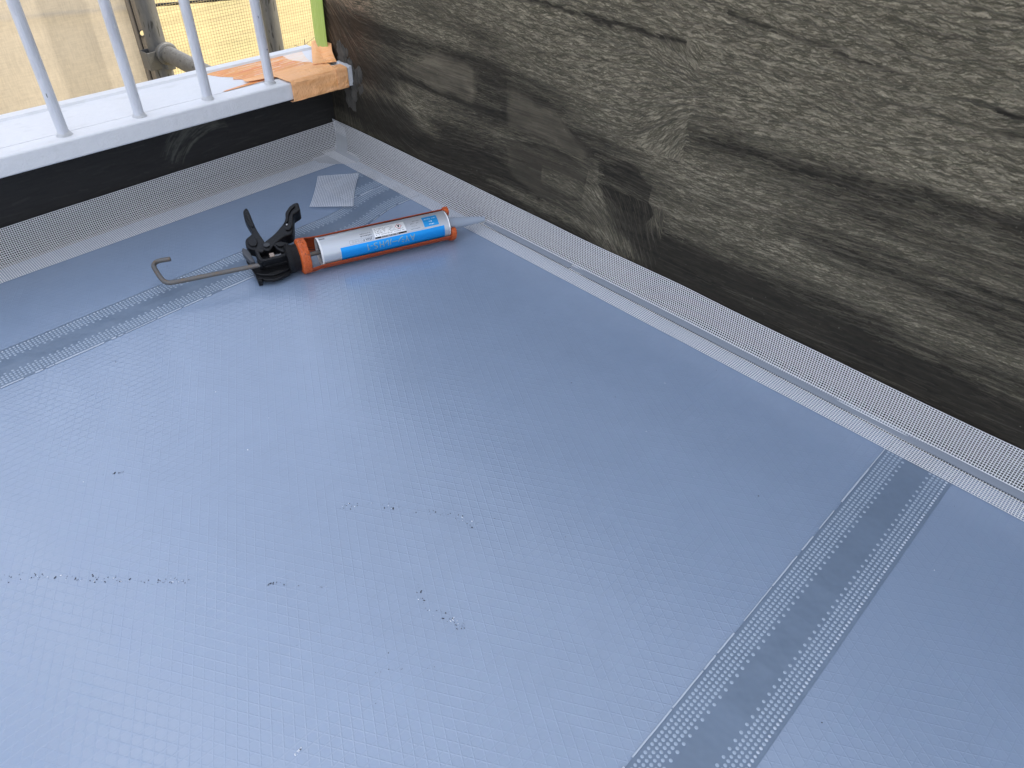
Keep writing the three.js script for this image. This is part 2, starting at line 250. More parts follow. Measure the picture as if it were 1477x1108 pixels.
{
  const zc = -1.195 - 0.06 * 0 , turn = RA * -1;            // group origin at the wall end of the rail's front edge; local -x runs along the rail
  const cop = thing('parapet_coping', 'white painted sheet-metal coping on top of the parapet, behind the rail', 'coping', [XW - 0.002, 0, zc], turn);
  const cs = new THREE.Shape(); // profile: local z (back is negative) and height
  const pr = [[-0.0395, 0.146], [-0.0395, 0.1775], [-0.138, 0.1785], [-0.1405, 0.1822], [-0.158, 0.1822], [-0.1605, 0.1800], [-0.1605, 0.118], [-0.1575, 0.118], [-0.1575, 0.146]];
  cs.moveTo(-pr[0][0], pr[0][1]); for (const [a, b] of pr.slice(1)) cs.lineTo(-a, b);
  const g = new THREE.ExtrudeGeometry(cs, { depth: 3.4, steps: 40, bevelEnabled: false }); g.rotateY(-Math.PI / 2);   // shape x -> +z, depth -> -x
  { const p = g.attributes.position; for (let k = 0; k < p.count; k++) p.setZ(k, -p.getZ(k)); const ix = p.array; for (let k = 0; k < p.count; k += 3) for (let n = 0; n < 3; n++) { const t = ix[(k + 1) * 3 + n]; ix[(k + 1) * 3 + n] = ix[(k + 2) * 3 + n]; ix[(k + 2) * 3 + n] = t; } g.computeVertexNormals(); const u = new Float32Array(p.count * 2); for (let k = 0; k < p.count; k++) { u[2 * k] = p.getX(k); u[2 * k + 1] = p.getZ(k) + p.getY(k); } g.setAttribute('uv', new THREE.BufferAttribute(u, 2)); }
  obj('cover', g, white, cop);
  const rail = thing('balcony_railing', 'white painted metal railing with round bars standing on the parapet', 'railing', [XW - 0.002, 0, zc], turn);
  const rb = new RoundedBoxGeometry(3.3, 0.030, 0.034, 3, 0.0035); { const p = rb.attributes.position, u = rb.attributes.uv; for (let k = 0; k < p.count; k++) { p.setX(k, p.getX(k) - 1.652); p.setY(k, p.getY(k) + 0.165); p.setZ(k, p.getZ(k) - 0.0172); u.setXY(k, p.getX(k), p.getY(k) + p.getZ(k)); } }
  obj('bottom_rail', rb, white, rail);
  obj('top_rail', rbox(-3.3, -0.004, 1.10, 1.14, -0.05, -0.006, 0.004), white, rail);
  const bar = new THREE.CylinderGeometry(0.0081, 0.0081, 0.925, 20, 60), bp = bar.attributes.position;
  for (let k = 0; k < bp.count; k++) { const y = bp.getY(k), a = Math.atan2(bp.getZ(k), bp.getX(k)), f = 1 + 0.05 * (fbm(a * 1.2 + 4, y * 26, 181, 3) - 0.5); bp.setX(k, bp.getX(k) * f); bp.setZ(k, bp.getZ(k) * f); }
  bar.computeVertexNormals(); bar.translate(0, 0.178 + 0.4625, 0);
  const weld = new THREE.LatheGeometry([[0.0120, 0.1795], [0.0114, 0.1806], [0.0097, 0.1820], [0.0087, 0.1850], [0.0078, 0.187]].map(([a, b]) => new THREE.Vector2(a, b)), 24);
  { const p = weld.attributes.position; for (let k = 0; k < p.count; k++) { const a = Math.atan2(p.getZ(k), p.getX(k)), f = 1 + 0.22 * (fbm(a * 1.5 + 9, p.getY(k) * 200, 185, 2) - 0.5); p.setX(k, p.getX(k) * f); p.setZ(k, p.getZ(k) * f * 0.92); } weld.computeVertexNormals(); }
  for (let k = 0; k < 24; k++) {
    const x = -(XW - 0.002 - (0.6735 - 0.1148 * k)) * 1.0018, b = obj('bar', bar, k ? barMatClean : barMat, rail); b.position.set(x, 0, -0.0215); b.rotation.y = k * 1.7 + 0.9;
    const w = obj('weld', weld, white, b); w.rotation.y = k * 2.1;
  }
}
// ------------------------------------------------------------------ masking tape
const tapeTex = (() => { const R = rng(23), [cv, q] = canvas(512, 512); q.fillStyle = '#ffbf85'; q.fillRect(0, 0, 512, 512); for (let n = 0; n < 2600; n++) { const d = (R() - 0.5) * 26; q.strokeStyle = `rgba(${248 + d * 0.3 | 0},${176 + d | 0},${108 + d | 0},0.35)`; q.lineWidth = 1 + R() * 2; const y = R() * 512, x = R() * 512; q.beginPath(); q.moveTo(x, y); q.lineTo(x + 10 + R() * 60, y + (R() - 0.5) * 3); q.stroke(); } return cTex(cv, true, THREE.MirroredRepeatWrapping); })();
const crepe = dataTex(512, 512, (i, j) => 0.5 + 0.8 * (fbm(i / 70, j / 24, 191, 4) - 0.5) + 0.2 * (fbm(i / 4, j / 7, 195, 2) - 0.5), false, THREE.MirroredRepeatWrapping);
crepe.repeat.set(5, 5);
const orange = P({ map: tapeTex, bumpMap: crepe, bumpScale: 0.004, roughness: 0.6, side: THREE.DoubleSide });
function sheet(fn, nu, nv, th) {      // a thin sheet with thickness: fn(u,v)->Vector3, uv in metres
  const P0 = [], uvs = [], N = [], e = 1e-3, idx = [];
  for (let j = 0; j <= nv; j++) for (let i = 0; i <= nu; i++) { const u = i / nu, v = j / nv, p = fn(u, v), a = fn(Math.min(1, u + e), v).sub(fn(Math.max(0, u - e), v)), b = fn(u, Math.min(1, v + e)).sub(fn(u, Math.max(0, v - e))); P0.push(p); N.push(a.cross(b).normalize()); uvs.push(u * 0.1, v * 0.1); }
  const pos = [], uv = [], n1 = nu + 1, c = P0.length;
  for (const s of [0.5, -0.5]) for (let k = 0; k < c; k++) { const p = P0[k], n = N[k]; pos.push(p.x + n.x * th * s, p.y + n.y * th * s, p.z + n.z * th * s); uv.push(uvs[2 * k], uvs[2 * k + 1]); }
  for (let j = 0; j < nv; j++) for (let i = 0; i < nu; i++) { const a = j * n1 + i; idx.push(a, a + 1, a + n1, a + 1, a + n1 + 1, a + n1, c + a, c + a + n1, c + a + 1, c + a + 1, c + a + n1, c + a + n1 + 1); }
  const rim = []; for (let i = 0; i < nu; i++) rim.push([i, i + 1]); for (let j = 0; j < nv; j++) rim.push([j * n1 + nu, (j + 1) * n1 + nu]); for (let i = nu; i > 0; i--) rim.push([nv * n1 + i, nv * n1 + i - 1]); for (let j = nv; j > 0; j--) rim.push([j * n1, (j - 1) * n1]);
  for (const [a, b] of rim) idx.push(a, c + a, b, b, c + a, c + b);
  const g = new THREE.BufferGeometry(); g.setAttribute('position', new THREE.Float32BufferAttribute(pos, 3)); g.setAttribute('uv', new THREE.Float32BufferAttribute(uv, 2)); g.setIndex(idx); const h = g.toNonIndexed(); h.computeVertexNormals(); return g.computeVertexNormals(), g;
}
{
  // tape wrapped over the end of the rail: from under the front face, over the top, onto the coping
  const t = thing('orange_masking_tape', 'orange paper masking tape wrapped over the wall end of the white rail', 'tape', [XW - 0.002, 0, -1.195], -RA);
  const path = [[-0.004, 0.1475], [0.0016, 0.1475], [0.0022, 0.150], [0.0022, 0.164], [0.0022, 0.178], [0.0008, 0.1818], [-0.003, 0.1824], [-0.020, 0.1824], [-0.036, 0.1822], [-0.052, 0.1805], [-0.064, 0.1805]];
  const cv = new THREE.CatmullRomCurve3(path.map(([z, y]) => V(0, y, z)), false, 'centripetal');
  obj('wrapped_strip', sheet((u, v) => { const p = cv.getPoint(v), wr = 0.0040 * (fbm(u * 6 + 3, v * 9, 201, 4) - 0.38); const xl = -0.132 + 0.004 * Math.sin(v * 5) - (v > 0.80 ? 0.05 * smooth(0.8, 0.9, v) * (1 - u) : 0); const x = mix(xl, -0.030 + 0.003 * Math.sin(v * 9), u); const out = v < 0.45 ? 1 : 0; return V(x, p.y + (out ? 0 : Math.max(0, wr)) , p.z + (out ? Math.max(0, wr) : 0)); }, 40, 60, 0.0004), orange, t);
  const p2 = path.map(([z, y]) => V(0, y + (y > 0.18 ? 0.0014 : 0), z + (z > 0 ? 0.0012 : 0))).slice(1, 8), c2 = new THREE.CatmullRomCurve3(p2, false, 'centripetal');
  obj('end_strip', sheet((u, v) => { const p = c2.getPoint(v); return V(mix(-0.036, -0.013, u), p.y, p.z + 0.0005); }, 8, 40, 0.0004), orange, t);
  obj('rail_end_cap', rbox(-0.0115, -0.002, 0.1485, 0.1845, -0.036, 0.0035, 0.002), white, t).userData.label = 'white rail end left bare beside the wall';
  // strip standing on the coping along the wall's edge
  const f = thing('orange_masking_tape', 'short orange tape flap standing against the wall edge behind the rail', 'tape', [XW, 0, -1.29], 0);
  const qa = V(0.7805, 0.1832, -1.2485), qb = V(0.8195, 0.1836, -1.228), qc = V(0.8392, 0.1915, -1.335), qm = V(0.8275, 0.2085, -1.290), qd = V(0.8275, 0.2095, -1.250);
  obj('flap', sheet((u, v) => { const bot = qa.clone().lerp(qb, u), top = u < 0.55 ? qc.clone().lerp(qm, u / 0.55) : qm.clone().lerp(qd, (u - 0.55) / 0.45), p = bot.lerp(top, v); p.y += 0.003 * Math.sin(v * 3.1) * Math.sin(u * 9); p.x -= 0.003 * Math.sin(v * 3.1) * (u > 0.5 ? 1 : 0.2); return p.sub(V(XW, 0, -1.29)); }, 30, 24, 0.0005), orange, f);
  // green strip on the wall's vertical edge
  const gm = P({ color: lin(0.55, 0.74, 0.18), bumpMap: crepe, bumpScale: 0.003, roughness: 0.5, transmission: 0.35, side: THREE.DoubleSide });
  const gt = thing('green_masking_tape', 'yellow-green masking tape strip running up the outer edge of the dark wall', 'tape', [XW, 0, -1.29], 0);
  obj('strip', sheet((u, v) => { const y = 0.160 + v * 1.0, w = smooth(0, 0.05, v), z = mix(0.036, mix(0.046, 0.038, w), 1 - u) * 0; const zl = mix(0.034, -0.003, w), zr = mix(0.047, 0.036, w); return V(-0.0085 - 0.002 * Math.sin(u * 3.1) - 0.0012 * Math.sin(v * 30), y, mix(zl, zr, u)); }, 10, 120, 0.0005), gm, gt);
}
{ // thin, streaked tape lying flat on the coping; white paint brushed over its edge
  const pts = [[0.617, -1.343], [0.671, -1.352], [0.742, -1.352], [0.790, -1.345], [0.818, -1.343], [0.800, -1.300], [0.790, -1.262], [0.773, -1.253], [0.728, -1.262], [0.704, -1.246], [0.675, -1.246], [0.600, -1.2475], [0.598, -1.2505], [0.649, -1.255], [0.668, -1.268], [0.655, -1.277], [0.640, -1.289], [0.646, -1.300], [0.630, -1.317]];
  const sh = new THREE.Shape(pts.map(([x, z]) => new THREE.Vector2(x, -z)));
  const g = new THREE.ExtrudeGeometry(sh, { depth: 0.0005, bevelEnabled: false }); g.rotateX(-Math.PI / 2);
  const R = rng(29), [cv, q] = canvas(1024, 512), X = (x) => (x - 0.58) / 0.26 * 1024, Z = (z) => (z + 1.37) / 0.13 * 512;
  q.fillStyle = '#f3a35c'; q.fillRect(0, 0, 1024, 512);
  for (let n = 0; n < 150; n++) { const x = R() * 1024, y = R() * 512; q.fillStyle = `rgba(${236 + R() * 18 | 0},${140 + R() * 60 | 0},${70 + R() * 60 | 0},0.25)`; q.beginPath(); q.ellipse(x, y, 20 + R() * 110, 4 + R() * 16, -0.12, 0, 7); q.fill(); }
  for (let n = 0; n < 420; n++) { const z = R() * 512, x = R() * 1024, w = R(); q.strokeStyle = `rgba(${w < 0.6 ? '252,232,214' : '226,128,60'},${(0.3 + 0.6 * R()).toFixed(2)})`; q.lineWidth = 1.5 + R() * 5; q.beginPath(); q.moveTo(x, z); q.bezierCurveTo(x + 30, z - 5 + R() * 6, x + 60, z + R() * 8 - 4, x + 60 + R() * 160, z - 8 + R() * 8); q.stroke(); }
  q.fillStyle = 'rgba(250,240,232,0.82)'; q.beginPath(); q.moveTo(X(0.775), Z(-1.36)); q.lineTo(X(0.84), Z(-1.36)); q.lineTo(X(0.80), Z(-1.262)); q.quadraticCurveTo(X(0.775), Z(-1.285), X(0.770), Z(-1.315)); q.closePath(); q.fill();
  for (let n = 0; n < 60; n++) { const x = X(0.76 + R() * 0.06), z = Z(-1.36 + R() * 0.10); q.strokeStyle = `rgba(${R() < 0.5 ? '246,190,140' : '255,250,246'},0.6)`; q.lineWidth = 1 + R() * 3; q.beginPath(); q.moveTo(x, z); q.lineTo(x + 30 + R() * 60, z - 8); q.stroke(); }
  const p = g.attributes.position, u = g.attributes.uv; for (let k = 0; k < p.count; k++) u.setXY(k, (p.getX(k) - 0.58) / 0.26, 1 - (p.getZ(k) + 1.37) / 0.13);
  const tp = obj('masking_tape_strip', g.translate(0, 0.1783, 0), P({ map: cTex(cv), roughness: 0.5, bumpMap: crepe, bumpScale: 0.001 })); tag(tp, 'thin streaky orange tape lying flat on the coping, half painted white', 'tape');
}

// ------------------------------------------------------------------ joint tapes in the floor
const tapeMat = P({ map: (() => { const t = dataTex(512, 256, (i, j) => { const n = 1 + 0.16 * (fbm(i / 40, j / 40, 211, 4) - 0.5) + 0.05 * (fbm(i / 4, j / 4, 215, 2) - 0.5); return S3([0.160 * n, 0.212 * n, 0.285 * n]); }, true, THREE.MirroredRepeatWrapping); t.repeat.set(2, 4); return t; })(), roughness: 0.33, bumpMap: (() => { const t = dataTex(256, 256, (i, j) => fbm(i / 30, j / 30, 221, 3), false, THREE.MirroredRepeatWrapping); t.repeat.set(6, 6); return t; })(), bumpScale: 0.0012 });
const dotMat = P({ color: lin(0.35, 0.42, 0.51), roughness: 0.28 });
const shinyMat = P({ color: lin(0.42, 0.48, 0.56), roughness: 0.1, clearcoat: 1, clearcoatRoughness: 0.05 });
const beadMat = P({ color: lin(0.5, 0.56, 0.64), roughness: 0.16 });
const dotGeo = (() => { const pos = [], idx = [], n = 12, rings = [[0, 1], [0.62, 0.72], [0.92, 0.2], [1, -0.6]]; pos.push(0, 1, 0); for (let r = 1; r < rings.length; r++) for (let k = 0; k < n; k++) { const a = k / n * 2 * Math.PI; pos.push(Math.cos(a) * rings[r][0], rings[r][1], Math.sin(a) * rings[r][0]); } for (let k = 0; k < n; k++) { idx.push(0, 1 + (k + 1) % n, 1 + k); for (let r = 0; r < rings.length - 2; r++) { const a = 1 + r * n + k, b = 1 + r * n + (k + 1) % n; idx.push(a, b, a + n, b, b + n, a + n); } } const g = new THREE.BufferGeometry(); g.setAttribute('position', new THREE.Float32BufferAttribute(pos, 3)); g.setIndex(idx); g.computeVertexNormals(); return g; })();
function jointTape(label, x0, x1, zc, beadSide, base, seed, skew = null) {
  const t = thing('joint_tape', label, 'joint tape', [(x0 + x1) / 2, 0, zc((x0 + x1) / 2)]), cx = (x0 + x1) / 2, cz = zc(cx), R = rng(seed);
  const HW = 0.04, yb = (x, z) => wave(x, z) + base;
  const n = Math.round((x1 - x0) / 0.02), pos = [], uv = [], idx = [], prof = [[-HW, -0.0004], [-HW + 0.0004, 0.0006], [-HW + 0.004, 0.0008], [0, 0.0008], [HW - 0.004, 0.0008], [HW - 0.0004, 0.0006], [HW, -0.0004]], m = prof.length;
  for (let i = 0; i <= n; i++) { const x = mix(x0, x1, i / n), z = zc(x); for (const [a, h] of prof) { const e = Math.abs(a) > HW - 0.001 ? 0.0004 * (vnoise(x * 130, a * 900, seed) - 0.5) : 0; pos.push(x - cx, yb(x, z + a) + h, z + a + e - cz); uv.push(x, a); } }
  for (let i = 0; i < n; i++) for (let k = 0; k < m - 1; k++) { const a = i * m + k; idx.push(a, a + 1, a + m, a + 1, a + m + 1, a + m); }
  const g = new THREE.BufferGeometry(); g.setAttribute('position', new THREE.Float32BufferAttribute(pos, 3)); g.setAttribute('uv', new THREE.Float32BufferAttribute(uv, 2)); g.setIndex(idx); g.computeVertexNormals(); obj('strip', g, tapeMat, t);
  const dots = [], shiny = [], pitch = 0.00485;
  for (let i = 0; i * pitch < x1 - x0 - 0.004; i++) { const x = x0 + 0.003 + i * pitch; for (let r = 0; r < 5; r++) for (const s of [-1, 1]) { if (r === 4 && (i + (s > 0 ? 1 : 0)) % 2) continue; const z = zc(x) + s * (0.0347 - r * 0.00485); const d = dotGeo.clone(), k = 0.00182 * (0.94 + 0.1 * R()); const gl = r === 0 && s === -beadSide && R() < 0.75; d.scale(k, gl ? 0.0007 + 0.0004 * R() : 0.00022 + 0.00012 * R(), k); (gl ? shiny : dots).push(d.translate(x - cx + (R() - 0.5) * 0.0002, yb(x, z) + 0.00082, z - cz + (R() - 0.5) * 0.0002)); } }
  const dm = obj('adhesive_dot', dots, dotMat, t); dm.userData.kind = 'stuff';
  if (shiny.length) { const sm = obj('clear_adhesive_dot', shiny, shinyMat, t); sm.userData.kind = 'stuff'; sm.userData.label = 'outer row of dots filled with clear glossy adhesive'; }
  const beads = []; let x = x0 + 0.01;
  while (x < x1 - 0.03) { const l = 0.006 + 0.07 * R() * R() * 1.5, e = Math.min(x + l, x1 - 0.005), pts = []; for (let k = 0; k <= 5; k++) { const xx = mix(x, e, k / 5), z = zc(xx) + beadSide * (HW + 0.0003 + 0.0003 * R()); pts.push(V(xx - cx, yb(xx, z) + 0.0004, z - cz)); } beads.push(tube(pts, 0.0006 + 0.0006 * R(), 8, 6)); x = e + 0.001 + 0.02 * R() * R(); }
  obj('edge_bead', beads, beadMat, t).userData.label = 'thin glossy line of adhesive squeezed out along one edge';
  return t;
}
jointTape('wide grey-blue dotted joint tape crossing the floor at the lower right', -2.2, 0.812, () => -0.0639, -1, 0.0003, 3);
jointTape('grey-blue dotted joint tape on the floor passing under the caulking gun', -2.2, 0.812, (x) => -1.0145 - 0.027 * smooth(0.63, 0.76, x), 1, 0.0005, 4);
jointTape('short piece of dotted joint tape beside the loose mesh square near the corner', 0.700, 0.810, (x) => -1.119 - 0.02 * (x - 0.75), 1, 0.0002, 5);

// ------------------------------------------------------------------ glass fibre mesh tapes in the corners
const meshMat = P({ color: lin(0.88, 0.88, 0.88), roughness: 0.4 });
function strand(pts, side, nrm, w, th) {      // rectangular strand along a polyline
  const pos = [], idx = [];
  pts.forEach((p, i) => { const s = side(i), n = nrm(i); for (const [a, b] of [[-1, 0], [0, 1], [1, 0], [0, -1]]) pos.push(p.x + s.x * a * w / 2 + n.x * b * th / 2, p.y + s.y * a * w / 2 + n.y * b * th / 2, p.z + s.z * a * w / 2 + n.z * b * th / 2); });
  for (let i = 0; i < pts.length - 1; i++) for (let k = 0; k < 4; k++) { const a = i * 4 + k, b = i * 4 + (k + 1) % 4; idx.push(a, a + 4, b, b, a + 4, b + 4); }
  const g = new THREE.BufferGeometry(); g.setAttribute('position', new THREE.Float32BufferAttribute(pos, 3)); g.setIndex(idx); g.computeVertexNormals(); return g;
}
function cornerMesh(name, label, pos, ry, len, prof, seed, lift) {   // local x along the corner, local z away from the wall, y up
  const t = thing(name, label, 'mesh tape', pos, ry), R = rng(seed), cell = 0.00335;
  const cum = [0]; for (let k = 1; k < prof.length; k++) cum.push(cum[k - 1] + Math.hypot(prof[k][0] - prof[k - 1][0], prof[k][1] - prof[k - 1][1]));
  const at = (s) => { let k = 1; while (k < prof.length - 1 && cum[k] < s) k++; const f = (s - cum[k - 1]) / (cum[k] - cum[k - 1]); return [mix(prof[k - 1][0], prof[k][0], f), mix(prof[k - 1][1], prof[k][1], f), (prof[k][0] - prof[k - 1][0]) / (cum[k] - cum[k - 1]), (prof[k][1] - prof[k - 1][1]) / (cum[k] - cum[k - 1])]; };
  const T = cum[cum.length - 1];
  const place = (x, s) => { const [d, y, td, ty] = at(s); const off = (y > 0.02 ? lift(x, y) : 0) + 0.0006 * (fbm(x * 24, s * 60, seed + 1, 2) - 0.5); const ed = s > T - 0.03 ? 0.0016 * (fbm(x * 6, 1, seed + 2, 3) - 0.5) : 0; return [V(x + 0.0007 * (fbm(x * 15, s * 30, seed + 4, 2) - 0.5), y + ed + (y < 0.005 ? 0.0003 : 0), d + off), V(0, -td, ty)]; };
  const longs = [], cross = [], ns = Math.round(T / cell);
  for (let k = 0; k <= ns; k++) { const s = Math.min(T - 1e-4, k * T / ns), pts = [], nn = []; const m = Math.round(len / 0.02); for (let i = 0; i <= m; i++) { const [p, n] = place(len * i / m, s); pts.push(p.addScaledVector(n, 0.0002)); nn.push(n); } const sd = at(s); longs.push(strand(pts, () => V(0, sd[3], sd[2]), (i) => nn[i], 0.00105 + 0.0001 * R(), 0.0005)); }
  const samp = []; for (let k = 0; k < prof.length; k++) { samp.push(cum[k]); if (k < prof.length - 1 && cum[k + 1] - cum[k] > 0.012) { const q = Math.ceil((cum[k + 1] - cum[k]) / 0.012); for (let j = 1; j < q; j++) samp.push(cum[k] + (cum[k + 1] - cum[k]) * j / q); } }
  for (let i = 0; i * cell < len; i++) { const x = i * cell + 0.0003 * (R() - 0.5), pts = [], nn = []; for (const s of samp) { const [p, n] = place(x, Math.min(s, T - 1e-5)); pts.push(p.addScaledVector(n, -0.0002)); nn.push(n); } cross.push(strand(pts, () => V(1, 0, 0), (k) => nn[k], 0.00100, 0.0005)); }
  const a = obj('long_strand', longs, meshMat, t), b = obj('cross_strand', cross, meshMat, t); a.userData.kind = b.userData.kind = 'stuff'; return t;
}
{
  const PL = [[0.066, 0.0016], [0.024, 0.0018], [0.019, 0.0022], [0.014, 0.0042], [0.009, 0.0080], [0.0055, 0.0130], [0.0040, 0.0200], [0.0035, 0.0560]];
  cornerMesh('corner_mesh_tape', 'white fibre mesh tape folded into the corner along the dark parapet', [-0.9, 0, zp(-0.9)], -PAR_A * -1 * -1, 1.735, PL, 7, (x, y) => (y - 0.02) * (0.05 + 0.10 * fbm(x * 5, 0, 231, 2)));
  const PR = [[0.0435, 0.0021], [0.020, 0.0022], [0.0150, 0.0026], [0.0110, 0.0050], [0.0070, 0.0090], [0.0042, 0.0140], [0.0034, 0.0220], [0.0034, 0.0620]];
  cornerMesh('corner_mesh_tape', 'white fibre mesh tape folded into the corner along the tall dark wall', [XW, 0, -1.275], -Math.PI / 2, 1.9, PR, 8, (x, y) => (y - 0.02) * (0.04 + 0.12 * fbm(x * 6, 0, 235, 2)));
  // clear stuck-down overlap patch in the very corner
  const film = P({ color: lin(0.93, 0.94, 0.95), roughness: 0.45, transmission: 0.80, thickness: 0, side: THREE.DoubleSide });
  const c = thing('corner_overlap_patch', 'milky see-through overlap patch stuck over the mesh in the corner', 'tape', [XW, 0, -1.278]);
  obj('wall_leaf', sheet((u, v) => V(-0.0052 - 0.010 * Math.pow(1 - v, 6), 0.004 + v * 0.054 * (1 - 0.1 * u), 0.004 + u * (0.040 - 0.006 * v)), 10, 14, 0.0002), film, c);
  obj('floor_leaf', sheet((u, v) => V(-0.013 - v * 0.062, 0.0065 - 0.0042 * smooth(0, 0.15, v), 0.014 + u * (0.075 - 0.05 * v * v)), 12, 14, 0.0002), film, c);
  // loose square of mesh lying on the floor
  const s = thing('mesh_square', 'loose square scrap of white fibre mesh lying on the floor behind the gun', 'mesh scrap', [0.705, 0, -1.115]);
  const C = [[0.717, -1.1874], [0.7758, -1.1393], [0.6905, -1.0418], [0.6361, -1.0978]].map(([x, z]) => V(x - 0.705, 0, z + 1.115));
  const pt = (u, v) => { const a = C[0].clone().lerp(C[1], u), b = C[3].clone().lerp(C[2], u), p = a.lerp(b, v); p.y = 0.0026 + 0.0045 * Math.pow(Math.abs(v - 0.5) * 2, 3) * (0.4 + 0.6 * u) + 0.003 * Math.pow(Math.max(0, Math.sin(u * 3.1)) * Math.sin(v * 3.1), 2) * (fbm(u * 3, v * 3, 241, 2) + 0.2); p.x += 0.006 * Math.sin(v * 3.1) * (u - 0.2) * -1; return p; };
  const up = () => V(0, 1, 0), st = [], dv = C[3].clone().sub(C[0]).normalize(), du = C[1].clone().sub(C[0]).normalize();
  for (let k = 0; k <= 24; k++) { const pts = []; for (let i = 0; i <= 12; i++) pts.push(pt(k / 24, i / 12)); st.push(strand(pts, () => du, up, 0.0010, 0.0005)); }
  for (let k = 0; k <= 37; k++) { const pts = []; for (let i = 0; i <= 12; i++) { const p = pt(i / 12, k / 37); p.y += 0.0004; pts.push(p); } st.push(strand(pts, () => dv, up, 0.0011, 0.0005)); }
  const ms = obj('strand', st, P({ color: lin(0.74, 0.77, 0.82), roughness: 0.4 }), s); ms.userData.kind = 'stuff';
}
{ // grey strip pressed along the wall side of the fold, laid in two lengths
  const mat = P({ color: lin(0.19, 0.215, 0.25), roughness: 0.45, bumpMap: white.bumpMap, bumpScale: 0.0004 });
  const sh = new THREE.Shape(); [[0.0118, 0.0030], [0.0120, 0.0046], [0.0108, 0.0056], [0.0060, 0.0080], [0.0020, 0.0098], [0.0008, 0.0094], [0.0016, 0.0066], [0.0060, 0.0045]].forEach(([d, y], k) => k ? sh.lineTo(-d, y) : sh.moveTo(-d, y));
  const mk = (z0, z1, label) => { const t = thing('edging_strip', label, 'edging strip', [XW - 0.0028, 0, z0]); const g = new THREE.ExtrudeGeometry(sh, { depth: z1 - z0, steps: Math.round((z1 - z0) / 0.02), bevelEnabled: false }); const p = g.attributes.position; for (let k = 0; k < p.count; k++) { const z = p.getZ(k); p.setX(k, p.getX(k) - 0.0012 * (vnoise(z * 14, 3, 251) - 0.5)); p.setY(k, p.getY(k) + 0.0008 * (vnoise(z * 10, 7, 252) - 0.5)); } g.computeVertexNormals(); obj('strip', g, mat, t); return t; };
  mk(-0.838, -0.640, 'short pale grey edging strip in the wall corner starting at the nozzle tip');
  mk(-0.638, 0.6, 'long pale grey edging strip in the wall corner running to the lower right');
}

